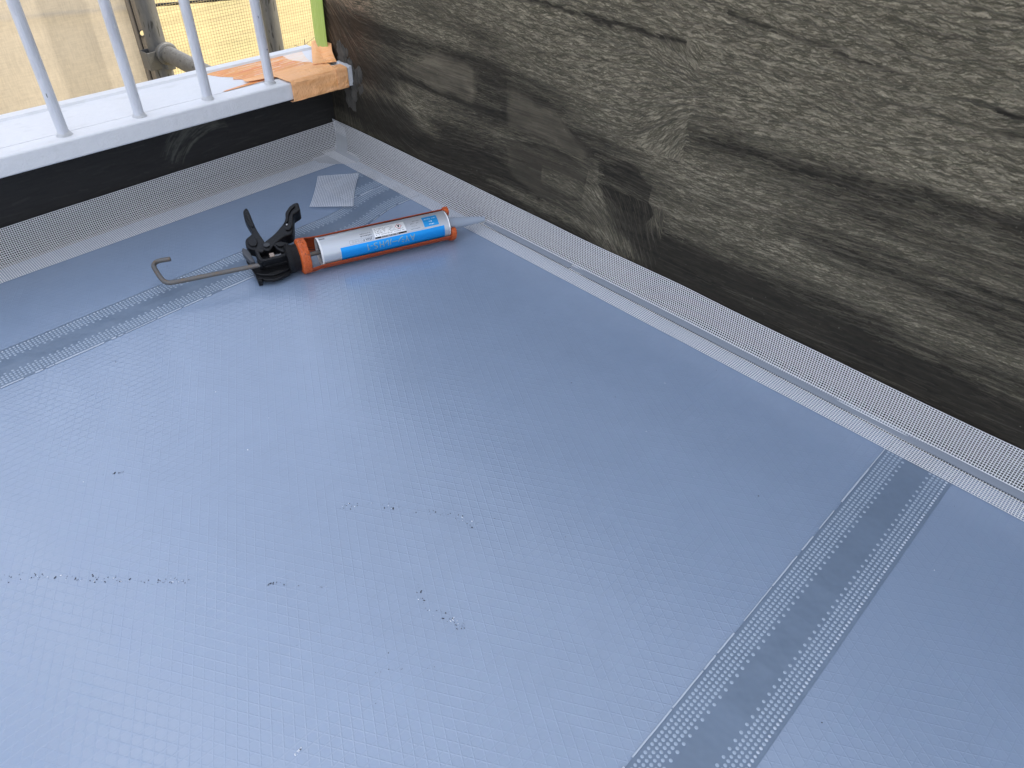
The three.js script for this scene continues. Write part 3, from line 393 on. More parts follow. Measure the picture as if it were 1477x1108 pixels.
// ------------------------------------------------------------------ caulking gun (local x along the barrel, y up, z towards the viewer)
const GP = [0.53822, 0, -0.92454], GR = -0.34499, AX = 0.0275;
{
  const gun = thing('caulking_gun', 'worn orange and black caulking gun with bent steel rod lying on the floor', 'caulking gun', GP, GR);
  const wornTex = (() => { const R = rng(37), [cv, q] = canvas(512, 512); q.fillStyle = '#c65a22'; q.fillRect(0, 0, 512, 512); for (let n = 0; n < 500; n++) { const v = R(); q.fillStyle = `rgba(${180 + v * 50 | 0},${70 + v * 40 | 0},${22 + v * 26 | 0},0.35)`; q.beginPath(); q.ellipse(R() * 512, R() * 512, 3 + R() * 22, 2 + R() * 10, R() * 3, 0, 7); q.fill(); } for (let n = 0; n < 260; n++) { q.fillStyle = `rgba(${40 + R() * 40 | 0},${22 + R() * 20 | 0},${16 + R() * 14 | 0},${(0.4 + 0.5 * R()).toFixed(2)})`; const x = R() * 512, y = R() * 512; q.beginPath(); q.moveTo(x, y); for (let k = 0; k < 6; k++) q.lineTo(x + (R() - 0.5) * 22, y + (R() - 0.5) * 14); q.closePath(); q.fill(); } return cTex(cv, true, THREE.RepeatWrapping); })();
  const wornBump = dataTex(256, 256, (i, j) => fbm(i / 14, j / 14, 261, 4), false, THREE.MirroredRepeatWrapping); wornBump.repeat.set(2, 2);
  const orangeM = P({ map: wornTex, bumpMap: wornBump, bumpScale: 0.0016, roughness: 0.48, side: THREE.DoubleSide });
  const railM = P({ map: (() => { const t = wornTex.clone(); t.repeat.set(3, 1); return t; })(), color: lin(0.72, 0.6, 0.55), bumpMap: wornBump, bumpScale: 0.0008, roughness: 0.45, side: THREE.DoubleSide });
  const blackB = dataTex(256, 256, (i, j) => fbm(i / 10, j / 10, 271, 4), false, THREE.MirroredRepeatWrapping); blackB.repeat.set(20, 20);
  const scuff = (() => { const R = rng(71), [cv, q] = canvas(512, 512); q.fillStyle = '#0d0d0f'; q.fillRect(0, 0, 512, 512); for (let n = 0; n < 420; n++) { const v = 40 + R() * R() * 120, x = R() * 512, y = R() * 512, l = 2 + R() * R() * 26, a = R() * 6.3; q.strokeStyle = `rgba(${v | 0},${v | 0},${v + 2 | 0},${(0.15 + 0.5 * R() * R()).toFixed(2)})`; q.lineWidth = 0.6 + R() * 1.6; q.beginPath(); q.moveTo(x, y); q.lineTo(x + Math.cos(a) * l, y + Math.sin(a) * l); q.stroke(); } const t = cTex(cv, true, THREE.RepeatWrapping); t.repeat.set(9, 9); return t; })();
  const black = P({ map: scuff, bumpMap: blackB, bumpScale: 0.0004, roughness: 0.42, specularIntensity: 0.6 });
  const steel = P({ map: (() => { const t = dataTex(256, 256, (i, j) => { const r = smooth(0.5, 0.75, fbm(i / 20, j / 20, 281, 4)), n = 0.8 + 0.5 * fbm(i / 5, j / 30, 285, 3); return S3([n * mix(0.13, 0.17, r), n * mix(0.125, 0.12, r), n * mix(0.12, 0.075, r)]); }, true, THREE.MirroredRepeatWrapping); t.repeat.set(14, 2); return t; })(), roughness: 0.5, metalness: 0.35 });
  // cradle: collar, two rails, nose
  const ring = [[0.0195, -0.0335], [0.0240, -0.0328], [0.0268, -0.0316], [0.0278, -0.0300], [0.0281, -0.0280], [0.0277, -0.0200], [0.0268, -0.0186], [0.0257, -0.0186], [0.0250, -0.021], [0.0245, -0.0305], [0.0195, -0.0322], [0.0195, -0.0335]];
  const collar = new THREE.LatheGeometry(ring.map(([r, x]) => new THREE.Vector2(r, x)), 48); collar.rotateZ(-Math.PI / 2); collar.translate(0, AX, 0);
  { const p = collar.attributes.position, u = collar.attributes.uv; for (let k = 0; k < p.count; k++) { const a = Math.atan2(p.getY(k) - AX, p.getZ(k)), x = p.getX(k), f = x > -0.022 ? 0.0016 * (fbm(a * 4, 1, 291, 3) - 0.4) : 0; p.setX(k, x + f); u.setXY(k, a / 6.283 * 2, x * 10); } collar.computeVertexNormals(); }
  obj('collar', collar, orangeM, gun);
  const shell = (x0, x1, a0, a1, r0, th, nx = 24, na = 10, rx = () => 0) => sheet((u, v) => { const x = mix(x0, x1, u), a = mix(a0, a1, v) * Math.PI / 180, r = r0 + rx(x); return V(x, AX + r * Math.sin(a), r * Math.cos(a)); }, nx, na, th);
  const flare = (x) => 0.0016 * smooth(-0.004, -0.014, x) - 0.0;
  for (const [a0, a1] of [[133, 210], [-62, -24]]) obj('cradle_rail', [shell(-0.019, 0.222, a0, a1, 0.0252, 0.0012, 50, 12, flare), tube([-0.018, 0.0, 0.06, 0.12, 0.18, 0.221].map((x) => { const a = (a0 > 0 ? a0 : a1) * Math.PI / 180, r = 0.0254 + flare(x); return V(x, AX + r * Math.sin(a), r * Math.cos(a)); }), 0.00115, 40, 8)], railM, gun);
  // nose: U-shaped end plate that holds the cartridge's front
  const ns = new THREE.Shape(); const A = (d) => d * Math.PI / 180; ns.absarc(0, 0, 0.0272, A(127), A(346), false); ns.absarc(0.0205 * Math.cos(A(346)), 0.0205 * Math.sin(A(346)), 0.0066, A(346), A(346 + 180), false); ns.absarc(0, 0, 0.0142, A(346), A(127), true); ns.absarc(0.0207 * Math.cos(A(127)), 0.0207 * Math.sin(A(127)), 0.0064, A(127 + 180), A(127 + 360), false); ns.closePath();
  const nose = new THREE.ExtrudeGeometry(ns, { depth: 0.0055, bevelEnabled: true, bevelSize: 0.0012, bevelThickness: 0.0012, bevelSegments: 2, curveSegments: 40 }); nose.rotateY(Math.PI / 2); { const p = nose.attributes.position; for (let k = 0; k < p.count; k++) { const z = p.getZ(k); p.setZ(k, -z); } const ar = p.array; for (let k = 0; k < p.count; k += 3) for (let n = 0; n < 3; n++) { const t = ar[(k + 1) * 3 + n]; ar[(k + 1) * 3 + n] = ar[(k + 2) * 3 + n]; ar[(k + 2) * 3 + n] = t; } nose.computeVertexNormals(); }
  nose.translate(0.2185, AX, 0);
  { const u = nose.attributes.uv, p = nose.attributes.position; for (let k = 0; k < p.count; k++) u.setXY(k, p.getZ(k) * 12, p.getY(k) * 12); }
  obj('nose_plate', nose, orangeM, gun);
  // everything behind the collar lies in a plane tilted 9 degrees
  const ph = 9 * Math.PI / 180, bas = new THREE.Matrix4().makeBasis(V(1, 0, 0), V(0, Math.sin(ph), -Math.cos(ph)), V(0, Math.cos(ph), Math.sin(ph))).setPosition(0, AX, 0);
  const plate = (pts, th, off = 0, bev = 0.002, sharp = false) => { const s = new THREE.Shape(); const c0 = pts.map(([x, t]) => V(x / 1000, t / 1000, 0)), c = sharp ? c0 : new THREE.CatmullRomCurve3(c0, true, 'centripetal').getPoints(pts.length * 4); c.forEach((p, k) => k ? s.lineTo(p.x, p.y) : s.moveTo(p.x, p.y)); const g = new THREE.ExtrudeGeometry(s, { depth: th - 2 * bev, bevelEnabled: true, bevelSize: bev, bevelThickness: bev, bevelSegments: 3, bevelOffset: -bev }); g.translate(0, 0, off - th / 2 + bev); const u = g.attributes.uv; for (let k = 0; k < u.count; k++) u.setXY(k, u.getX(k), u.getY(k)); return g.applyMatrix4(bas); };
  const inP = (x, t, o) => V(x / 1000, t / 1000, o / 1000).applyMatrix4(bas);
  const trig = [[-80, 137], [-85, 133], [-88, 122], [-88, 100], [-86, 82], [-87, 70], [-93, 64], [-99, 58], [-102, 46], [-100, 36], [-92, 28], [-84, 20], [-77, 24], [-73, 34], [-74, 50], [-77, 72], [-78, 100], [-78, 130]];
  const tr = obj('trigger', [plate(trig, 0.015, 0.001), plate([[-82, 126], [-85, 118], [-84, 98], [-83, 84], [-80, 84], [-80, 100], [-80, 126]], 0.0022, 0.0092, 0.0008), plate([[-96, 56], [-98, 46], [-95, 38], [-88, 36], [-84, 46], [-86, 58]], 0.003, 0.0092, 0.001)], black, gun);
  const handle = [[1, 124], [-7, 123], [-16, 115], [-24, 105], [-28, 91], [-33, 80], [-43, 68], [-57, 54], [-71, 44], [-77, 37], [-80, 28], [-77, 21], [-70, 20], [-63, 27], [-53, 36], [-40, 45], [-29, 48], [-23, 60], [-17, 82], [-13, 94], [-1, 102], [1, 112]];
  const hd = obj('handle', [plate(handle, 0.019, 0), plate([[-10, 117], [-19, 109], [-25, 92], [-31, 79], [-34, 74], [-28, 76], [-22, 92], [-14, 105], [-6, 113]], 0.003, 0.0102, 0.001), plate([[-26, 76], [-24, 64], [-30, 56], [-36, 58], [-30, 68]], 0.003, 0.0102, 0.001)], black, gun);
  obj('pivot_pin', cyl(inP(-73, 31, -8), inP(-73, 31, 11.5), 0.0048, 0.0048, 20), P({ color: lin(0.05, 0.05, 0.052), roughness: 0.3, metalness: 0.5 }), hd);
  const rv = P({ color: lin(0.5, 0.5, 0.5), roughness: 0.3, metalness: 0.7 }); obj('rivet', cyl(inP(-81, 92, 5), inP(-81, 92, 9.2), 0.0016), rv, tr); obj('rivet', cyl(inP(-31, 70, 6), inP(-31, 70, 11.6), 0.0014), rv, hd); obj('rivet', cyl(inP(-14, 110, 6), inP(-14, 110, 11.6), 0.0014), rv, hd);
  const low = [[-107, 38], [-108, 30], [-105, 12], [-103, -4], [-102, -17], [-96, -17], [-92, -22], [-80, -26.5], [-68, -25], [-55, -20.5], [-42, -12], [-38, -4], [-42, 6], [-70, 4], [-90, 6], [-96, 22], [-101, 36]];
  const wall1 = [[-93, 8], [-92, -1], [-86, -4.5], [-44, -2], [-40, 1], [-41, 4], [-60, 1.5], [-84, 0]], wall2 = [[-92, 10], [-95, 2], [-90, -4], [-86, -2], [-87, 10], [-88, 26], [-92, 27]];
  obj('frame', [plate(low, 0.0055, -0.0135, 0.0012, true), plate([[-101, -6], [-97, -12], [-80, -19], [-68, -18], [-54, -14], [-44, -8], [-46, 0], [-92, -2]], 0.005, -0.0098, 0.0014, true), plate([[-103, -4], [-102, -21], [-97, -22], [-93, -10]], 0.010, -0.0165, 0.001, true), plate([[-92, 32], [-93, 2], [-84, -4], [-42, -3], [-38, 6], [-40, 30], [-54, 34], [-76, 30]], 0.010, -0.006, 0.0012, true), plate(wall1, 0.013, 0.0055, 0.0022), plate(wall2, 0.012, 0.003, 0.0012), plate([[-63, 29], [-57, 33], [-48, 32], [-41, 27], [-40, 5], [-50, 6], [-56, 10], [-61, 19]], 0.014, 0.0035, 0.0022, true), plate([[-60, 27], [-50, 29], [-46, 20], [-56, 19]], 0.004, 0.0115, 0.001)], black, gun);
  obj('frame_slot', plate([[-84, -15], [-70, -17], [-62, -14], [-72, -12]], 0.0012, -0.0072, 0.0004), P({ color: lin(0.002, 0.002, 0.002), roughness: 0.8 }), gun);
  obj('release_lever', plate([[-108, 41], [-111, 32], [-108, 18], [-104, 6], [-99, 4], [-99, 16], [-102, 34]], 0.009, 0.003), P({ color: lin(0.055, 0.058, 0.065), roughness: 0.4 }), gun);
  const nk = new THREE.LatheGeometry([[0.004, -0.052], [0.0195, -0.052], [0.0218, -0.049], [0.0222, -0.043], [0.0205, -0.039], [0.0212, -0.034], [0.0212, -0.031], [0.004, -0.031]].map(([r, x]) => new THREE.Vector2(r, x)), 36); nk.rotateZ(-Math.PI / 2); nk.translate(0, AX, 0); obj('neck', nk, black, gun);
  obj('drive_plate', [rbox(-0.0035, 0.0035, -0.0045, 0.0045, -0.005, 0.005, 0.0006, 2).applyMatrix4(new THREE.Matrix4().setPosition(-0.0705, 0.0105, 0.002)).applyMatrix4(bas)], P({ color: lin(0.34, 0.27, 0.22), roughness: 0.45, metalness: 0.3 }), gun);
  const sp = []; for (let k = 0; k <= 70; k++) { const a = k / 70 * 2 * Math.PI * 5; sp.push(inP(-66 + 10 * k / 70, 7.5 + 4.2 * Math.cos(a), 2 + 4.2 * Math.sin(a))); }
  obj('spring', tube(sp, 0.0007, 160, 6), P({ color: lin(0.5, 0.5, 0.5), roughness: 0.3, metalness: 0.8 }), gun);
  const rp = [inP(40, 0, 0), inP(-20, 0, 0), inP(-100, 1.5, 0), inP(-170, 3.5, 0), inP(-214, 5, 0), inP(-224, 6.5, 0), inP(-230, 12, 0), inP(-234, 24, 0), inP(-237.5, 42, 0), inP(-238.5, 50, 0), inP(-236.5, 57, 0), inP(-231, 60.5, 0), inP(-214, 60, 0)];
  const rod = tube(rp, 0.0036, 160, 16); obj('plunger_rod', [rod, new THREE.SphereGeometry(0.00355, 12, 8).scale(0.5, 1, 1).translate(rp[12].x, rp[12].y, rp[12].z)], steel, gun);
  // ---------------- cartridge
  const ct = thing('sealant_cartridge', 'silver sealant cartridge with bright blue stripe and grey nozzle inside the gun', 'cartridge', GP, GR);
  const L = 0.2158, RT = 0.0228, [cv, q] = canvas(1536, 1024), cxp = (x) => x / L * 1536, cyp = (al) => (1 - (al + 180) / 360) * 1024;
  q.fillStyle = '#c2c6cb'; q.fillRect(0, 0, 1536, 1024); const R = rng(43);
  for (let n = 0; n < 700; n++) { q.strokeStyle = `rgba(${175 + R() * 50 | 0},${179 + R() * 48 | 0},${184 + R() * 46 | 0},0.25)`; q.lineWidth = 1 + R() * 3; const y = R() * 1024, x = R() * 1536; q.beginPath(); q.moveTo(x, y); q.lineTo(x + 40 + R() * 200, y); q.stroke(); }
  const rect = (x0, x1, a0, a1, f) => { q.fillStyle = f; q.fillRect(cxp(x0), cyp(a1), cxp(x1) - cxp(x0), cyp(a0) - cyp(a1)); };
  const frame = (x0, x1, a0, a1, f, w) => { q.strokeStyle = f; q.lineWidth = w; q.strokeRect(cxp(x0), cyp(a1), cxp(x1) - cxp(x0), cyp(a0) - cyp(a1)); };
  rect(0.030, 0.2055, -40, 29, '#1496e6'); rect(0.172, 0.1975, 37, 84, '#2aa0e6'); rect(0.088, 0.141, 34, 86, '#eef0f1'); rect(0.088, 0.141, 33.5, 40, '#1c1c1e');
  rect(0.080, 0.20, 118, 150, '#2c9be0');
  frame(0.0465, 0.085, 33, 48, '#8d9298', 3); rect(0.002, 0.0115, 82, 90, '#70747a');
  frame(0.1435, 0.1695, 33, 92, '#a9adb3', 2);
  for (const a of [46, 57, 68, 80]) { q.strokeStyle = '#b4b8bd'; q.lineWidth = 2; q.beginPath(); q.moveTo(cxp(0.1435), cyp(a)); q.lineTo(cxp(0.1695), cyp(a)); q.stroke(); }
  const text = (s, x, al, size, fill, bold = true, stretch = 1) => { q.save(); q.translate(cxp(x), cyp(al)); q.rotate(Math.PI); q.scale(stretch, 1); q.font = `${bold ? 'bold ' : ''}${size}px sans-serif`; q.textAlign = 'center'; q.textBaseline = 'middle'; q.fillStyle = fill; q.fillText(s, 0, 0); q.restore(); };
  { // stripe lettering, reading from the other side: A Y, three kana, H S - 1
    const col = '#93a8a6', al = 8; q.save(); q.translate(cxp(0.1115), cyp(al)); q.rotate(Math.PI); q.fillStyle = q.strokeStyle = col; q.font = '100px sans-serif'; q.textBaseline = 'middle'; q.textAlign = 'center'; q.lineWidth = 9; q.lineCap = 'round';
    const ch = (c, x) => q.fillText(c, x, 0), ln = (pts) => { q.beginPath(); q.moveTo(pts[0][0], pts[0][1]); if (pts.length === 2) q.lineTo(pts[1][0], pts[1][1]); else q.quadraticCurveTo(pts[1][0], pts[1][1], pts[2][0], pts[2][1]); q.stroke(); };
    ch('A', -268); ch('Y', -198);
    ln([[-152, -30], [-136, -20]]); ln([[-158, -6], [-142, 4]]); ln([[-150, 36], [-108, 26], [-92, -16]]);            // shi
    ln([[-76, 0], [-22, 0]]);                                                                                       // long vowel
    ln([[4, -26], [6, 14], [-10, 36]]); ln([[30, -32], [30, 32]]); ln([[30, 32], [52, 24], [62, 0]]);                 // ru
    ch('H', 106); ch('S', 178); ch('-', 228); ch('1', 268); q.restore(); }
  text('JSIA F', 0.0755, 40.5, 36, '#4a4e55', true, 1.1);
  for (let k = 0; k < 4; k++) { q.save(); q.translate(cxp(0.0655 - k * 0.0046), cyp(40.5)); q.rotate(Math.PI); q.strokeStyle = '#8f959c'; q.lineWidth = 2.4; q.beginPath(); for (let n = 0; n <= 10; n++) { const a = -Math.PI / 2 + n * Math.PI / 5, r = n % 2 ? 6 : 14; n ? q.lineTo(Math.cos(a) * r, Math.sin(a) * r) : q.moveTo(Math.cos(a) * r, Math.sin(a) * r); } q.stroke(); q.restore(); }
  const marks = (x0, x1, al, h, col, dens) => { let x = x0; while (x < x1) { const w = 0.0006 + R() * 0.0016; if (R() < dens) { q.fillStyle = col; q.fillRect(cxp(x), cyp(al) - h / 2, cxp(w) * 0.8, h * (0.5 + 0.5 * R())); } x += w + 0.0005; } };
  marks(0.066, 0.083, 56, 15, '#5b6066', 0.9); marks(0.066, 0.083, 66, 14, '#6a6f75', 0.9);
  for (const [a, h] of [[47, 8], [54, 9], [61, 11], [68, 9], [75, 8]]) marks(0.0905, a > 55 ? 0.1235 : 0.137, a, h, '#6d7074', 0.75);
  marks(0.098, 0.128, 36.8, 11, '#d6d8da', 0.85); marks(0.149, 0.164, 39.5, 12, '#6f757c', 0.9); marks(0.150, 0.163, 63, 11, '#7b8087', 0.8); marks(0.155, 0.166, 74, 11, '#7b8087', 0.7); marks(0.151, 0.160, 51, 9, '#8b9096', 0.8);
  marks(0.175, 0.194, 70, 15, '#d6ecfa', 0.95); marks(0.182, 0.187, 57, 14, '#e6f4fc', 0.95); marks(0.181, 0.189, 45, 14, '#e6f4fc', 0.95);
  for (const a of [51, 63, 76]) { q.strokeStyle = '#1681c6'; q.lineWidth = 2; q.beginPath(); q.moveTo(cxp(0.172), cyp(a)); q.lineTo(cxp(0.1975), cyp(a)); q.stroke(); }
  q.save(); q.translate(cxp(0.1305), cyp(67)); q.rotate(Math.PI); q.strokeStyle = '#c8463c'; q.lineWidth = 5; q.fillStyle = '#fff'; q.beginPath(); q.moveTo(0, -36); q.lineTo(36, 0); q.lineTo(0, 36); q.lineTo(-36, 0); q.closePath(); q.fill(); q.stroke(); q.fillStyle = '#17181a'; q.beginPath(); q.arc(0, -11, 7, 0, 7); q.fill(); q.fillRect(-11, -4, 22, 18); q.fillRect(-4, 8, 8, 10); q.restore();
  const tb = new THREE.CylinderGeometry(RT, RT, L, 96, 1, true); tb.rotateZ(-Math.PI / 2);
  { const p = tb.attributes.position, u = tb.attributes.uv; tb.translate(L / 2, 0, 0); const g = tb; for (let k = 0; k < p.count; k++) { let a = Math.atan2(p.getY(k), p.getZ(k)) / Math.PI * 180; u.setXY(k, p.getX(k) / L, (a + 180) / 360); }
    const ix = g.index.array; /* fix the seam at +-180 */ for (let k = 0; k < ix.length; k += 3) { const vs = [ix[k], ix[k + 1], ix[k + 2]].map((i) => u.getY(i)); if (Math.max(...vs) - Math.min(...vs) > 0.5) for (let n = 0; n < 3; n++) if (u.getY(ix[k + n]) > 0.99) u.setY(ix[k + n], 0); } }
  tb.translate(0, AX, 0);
  obj('tube', tb, P({ map: cTex(cv, true, THREE.RepeatWrapping), roughness: 0.32, metalness: 0.5 }), ct);
  const lt = (prof, n = 48) => { const g = new THREE.LatheGeometry(prof.map(([r, x]) => new THREE.Vector2(r, x)), n); g.rotateZ(-Math.PI / 2); return g.translate(0, AX, 0); };
  obj('rim', lt([[RT - 0.001, L - 0.002], [RT + 0.0005, L - 0.0015], [RT + 0.0006, L + 0.0005], [RT - 0.001, L + 0.0014], [RT - 0.003, L + 0.0006], [RT - 0.004, L - 0.001], [0.010, L - 0.001], [0.0, L - 0.001]]), P({ color: lin(0.72, 0.72, 0.72), roughness: 0.22, metalness: 0.8 }), ct);
  obj('rear_rim', lt([[RT - 0.0016, 0.003], [RT - 0.0016, -0.0006], [RT - 0.0004, -0.0010], [RT + 0.0004, -0.0002], [RT + 0.0002, 0.002]]), P({ color: lin(0.75, 0.75, 0.75), roughness: 0.4 }), ct);
  obj('plunger', lt([[0, 0.006], [RT - 0.002, 0.006], [RT - 0.002, 0.010]]), P({ color: lin(0.22, 0.25, 0.3), roughness: 0.5 }), ct);
  const nz = lt([[0.0098, 0], [0.0108, 0.004], [0.0106, 0.016], [0.0096, 0.020], [0.0080, 0.038], [0.0058, 0.060], [0.0042, 0.0725], [0.0030, 0.0730], [0.0026, 0.070]], 32); nz.translate(0, -AX, 0); nz.rotateZ(-0.085); nz.translate(L - 0.001, AX, 0);
  obj('nozzle', nz, P({ color: lin(0.36, 0.41, 0.48), roughness: 0.3 }), ct);
}

// ------------------------------------------------------------------ crumbs of dirt and glassy chips on the floor
{
  const darkM = M({ color: lin(0.02, 0.022, 0.028), roughness: 0.6 }), chipM = P({ color: lin(0.75, 0.78, 0.82), roughness: 0.08 });
  const trails = [
    ['trail of dark crumbs running in from the left edge of the floor', [[-0.06, -0.685], [-0.033, -0.671], [0.021, -0.618], [0.073, -0.559], [0.10, -0.535]], 120, 0.006],
    ['few glassy chips and crumbs lying alone at the middle left of the floor', [[0.152, -0.473], [0.158, -0.468], [0.191, -0.428]], 26, 0.002],
    ['broken arc of dark crumbs at the middle of the floor', [[0.265, -0.50], [0.286, -0.487], [0.315, -0.445], [0.345, -0.398], [0.352, -0.375]], 70, 0.006],
    ['short slanting trail of chips and crumbs below the arc of crumbs', [[0.262, -0.372], [0.2485, -0.339], [0.256, -0.312], [0.258, -0.294]], 46, 0.006],
    ['five dark crumbs in a short row near the bottom of the floor', [[0.168, -0.322], [0.177, -0.316], [0.200, -0.294], [0.212, -0.285]], 11, 0.003],
    ['small cluster of pale chips near the bottom left of the floor', [[0.083, -0.3115], [0.079, -0.311], [0.074, -0.3095]], 14, 0.0016],
    ['dark smear of crumbs near the left edge, below the gun rod', [[0.100, -0.735], [0.115, -0.7246], [0.122, -0.722]], 12, 0.002],
  ];
  trails.forEach(([label, pts, n, spread], ti) => {
    const R = rng(300 + ti), t = thing('floor_crumbs', label, 'crumbs', [pts[0][0], 0, pts[0][1]]), d = [], c = [], cu = new THREE.CatmullRomCurve3(pts.map(([x, z]) => V(x, 0, z)));
    for (let k = 0; k < n; k++) { const p = cu.getPoint(R()); p.x += (R() + R() - 1) * spread; p.z += (R() + R() - 1) * spread; const s = 0.00025 + 0.0007 * R() * R(), g = new THREE.IcosahedronGeometry(s, 0); g.scale(0.7 + 2.6 * R() * R(), 0.5 + 0.3 * R(), 0.6 + 0.6 * R()); g.rotateY(R() * 3); g.translate(p.x - pts[0][0], wave(p.x, p.z) + s * 0.5, p.z - pts[0][1]); (R() < (ti === 5 ? 0.3 : ti === 4 ? 1 : 0.8) ? d : c).push(g); }
    for (const [nm, l, m] of [['dark_crumb', d, darkM], ['pale_chip', c, chipM]]) if (l.length) obj(nm, l, m, t).userData.kind = 'stuff';
    t.userData.kind = 'stuff';
  });
  const R = rng(333), d = [], c = []; // scattered specks
  for (let k = 0; k < 120; k++) { const x = -0.1 + 0.88 * R(), z = -1.2 + 1.3 * R(), s = 0.00018 + 0.0004 * Math.pow(R(), 3), g = new THREE.IcosahedronGeometry(s, 0); g.scale(0.8 + 1.4 * R(), 0.5, 0.8 + 0.8 * R()); g.rotateY(R() * 3); g.translate(x, wave(x, z) + s * 0.4, z); (R() < 0.75 ? d : c).push(g); }
  const t = thing('floor_grit', 'fine grit scattered sparsely over the whole floor', 'grit'); t.userData.kind = 'stuff';
  obj('dark_grit', d, darkM, t).userData.kind = 'stuff'; obj('pale_grit', c, chipM, t).userData.kind = 'stuff';
}

// ------------------------------------------------------------------ scaffold, nets and the field beyond
const galv = (() => { const m = dataTex(512, 512, (i, j) => { const n = 1 + 0.5 * (fbm(i / 26, j / 60, 311, 4) - 0.5) + 0.25 * (fbm(i / 5, j / 5, 315, 2) - 0.5), s = smooth(0.70, 0.80, fbm(i / 16, j / 20, 319, 3)); return S3([n * mix(0.15, 0.05, s), n * mix(0.15, 0.05, s), n * mix(0.145, 0.045, s)]); }, true, THREE.MirroredRepeatWrapping); m.repeat.set(1, 8); return P({ map: m, bumpMap: m, bumpScale: 0.0012, roughness: 0.5, metalness: 0.25 }); })();
{
  const post = (x, z, label, group, y0 = -2.8, y1 = 3.2) => { const t = thing('scaffold_post', label, 'scaffold post', [x, 0, z]); obj('tube', new THREE.CylinderGeometry(0.0243, 0.0243, y1 - y0, 28, 1).translate(0, (y0 + y1) / 2, 0), galv, t); return t; };
  const p1 = post(0.8725, -2.15, 'weathered grey scaffold post with bracket, left of the bare net');
  // pocket bracket and its weld on the post
  const pk = []; pk.push(rbox(-0.0425, -0.0405, -0.060, -0.014, -0.016, 0.022, 0.0008, 2), rbox(-0.0425, -0.002, -0.060, -0.014, 0.020, 0.0222, 0.0008, 2), rbox(-0.0425, -0.018, -0.060, -0.014, -0.0165, -0.0145, 0.0008, 2), rbox(-0.040, -0.018, -0.0600, -0.0580, -0.015, 0.021, 0.0005, 2));
  obj('pocket_bracket', pk, galv, p1);
  const q0 = post(-0.030, -2.15, 'scaffold post one bay to the left of the bracket post');
  post(1.2245, -2.15, 'grey scaffold post standing behind the right-hand railing bar');
  const tr = thing('scaffold_transom', 'grey scaffold tube running from the bracket post towards the coping', 'scaffold tube', [0.8800, -0.0215, -2.15]);
  obj('tube', cyl(V(0, 0, 0.03), V(0, 0, 0.62), 0.0213, 0.0213, 28), galv, tr);
  obj('coupler', [new THREE.TorusGeometry(0.0235, 0.006, 10, 28).translate(0, 0, 0.036), cyl(V(0, 0, 0.012), V(0, 0, 0.045), 0.027, 0.0235, 28), rbox(-0.012, 0.012, -0.042, -0.020, 0.010, 0.040, 0.003)], galv, tr);
  const wire = tag(obj('guard_wire', tube([V(-1.6, 0.307, -2.25), V(0.5516, 0.099, -2.25), V(1.197, 0.0375, -2.25), V(2.2, -0.058, -2.25)], 0.0042, 40, 10), M({ color: lin(0.02, 0.02, 0.02), roughness: 0.6 })), 'thin black guard wire stretched behind the nets', 'wire');
}
{ // tan scaffold sheet on the left
  const weave = dataTex(1024, 1024, (i, j) => { const w = ((i >> 1) + (j >> 1)) % 2 ? 0.95 : 1.05, n = 1 + 0.22 * (fbm(i / 90, j / 120, 321, 4) - 0.5) + 0.20 * (fbm(i / 3, j / 26, 325, 2) - 0.5) + 0.16 * (fbm(i / 26, j / 3, 327, 2) - 0.5); return S3([0.66 * w * n, 0.58 * w * n, 0.46 * w * n]); }, true, THREE.MirroredRepeatWrapping); weave.repeat.set(1.6, 1.6);
  const sm = P({ map: weave, roughness: 0.9, transmission: 0.52, thickness: 0, side: THREE.DoubleSide });
  const t = thing('scaffold_sheet', 'tan translucent woven scaffold sheet hung behind the railing on the left', 'scaffold sheet', [0.852, 0, -2.23]);
  const fl = (x, y) => 0.006 * (fbm(x * 3, y * 2, 331, 3) - 0.5);
  const g = new THREE.PlaneGeometry(0.80, 2.4, 60, 80), p = g.attributes.position, u = g.attributes.uv; for (let k = 0; k < p.count; k++) { const x = p.getX(k) - 0.40 + 0.004, y = p.getY(k) - 0.45; p.setXYZ(k, x, y, fl(x, y)); u.setXY(k, x, y); } g.computeVertexNormals(); obj('cloth', g, sm, t);
  const hemM = M({ color: lin(0.22, 0.19, 0.155), roughness: 0.8 });
  const eyes = []; for (let k = -6; k <= 3; k++) eyes.push(0.008 + k * 0.30);
  const sh = new THREE.Shape(); sh.moveTo(0.0, -1.65); sh.lineTo(0.040, -1.65); sh.lineTo(0.040, 0.75); sh.lineTo(0.0, 0.75); sh.closePath();
  for (const y of eyes) if (y > -1.6 && y < 0.7) { const h = new THREE.Path(); h.absarc(0.021, y, 0.0068, 0, Math.PI * 2, true); sh.holes.push(h); }
  obj('hem', new THREE.ExtrudeGeometry(sh, { depth: 0.003, bevelEnabled: false }).translate(0, 0, 0.002), hemM, t);
  obj('stitch_line', [0.012, 0.0325].map((x) => box(x - 0.0011, x + 0.0011, -1.65, 0.75, 0.0048, 0.0068)), M({ color: lin(0.02, 0.018, 0.016), roughness: 0.9 }), t);
  const rg = new THREE.TorusGeometry(0.0082, 0.0017, 8, 24), em = P({ color: lin(0.10, 0.09, 0.08), roughness: 0.4, metalness: 0.5 });
  for (const y of eyes) if (y > -1.6 && y < 0.7) obj('eyelet', rg, em, t).position.set(0.021, y, 0.0055);
}
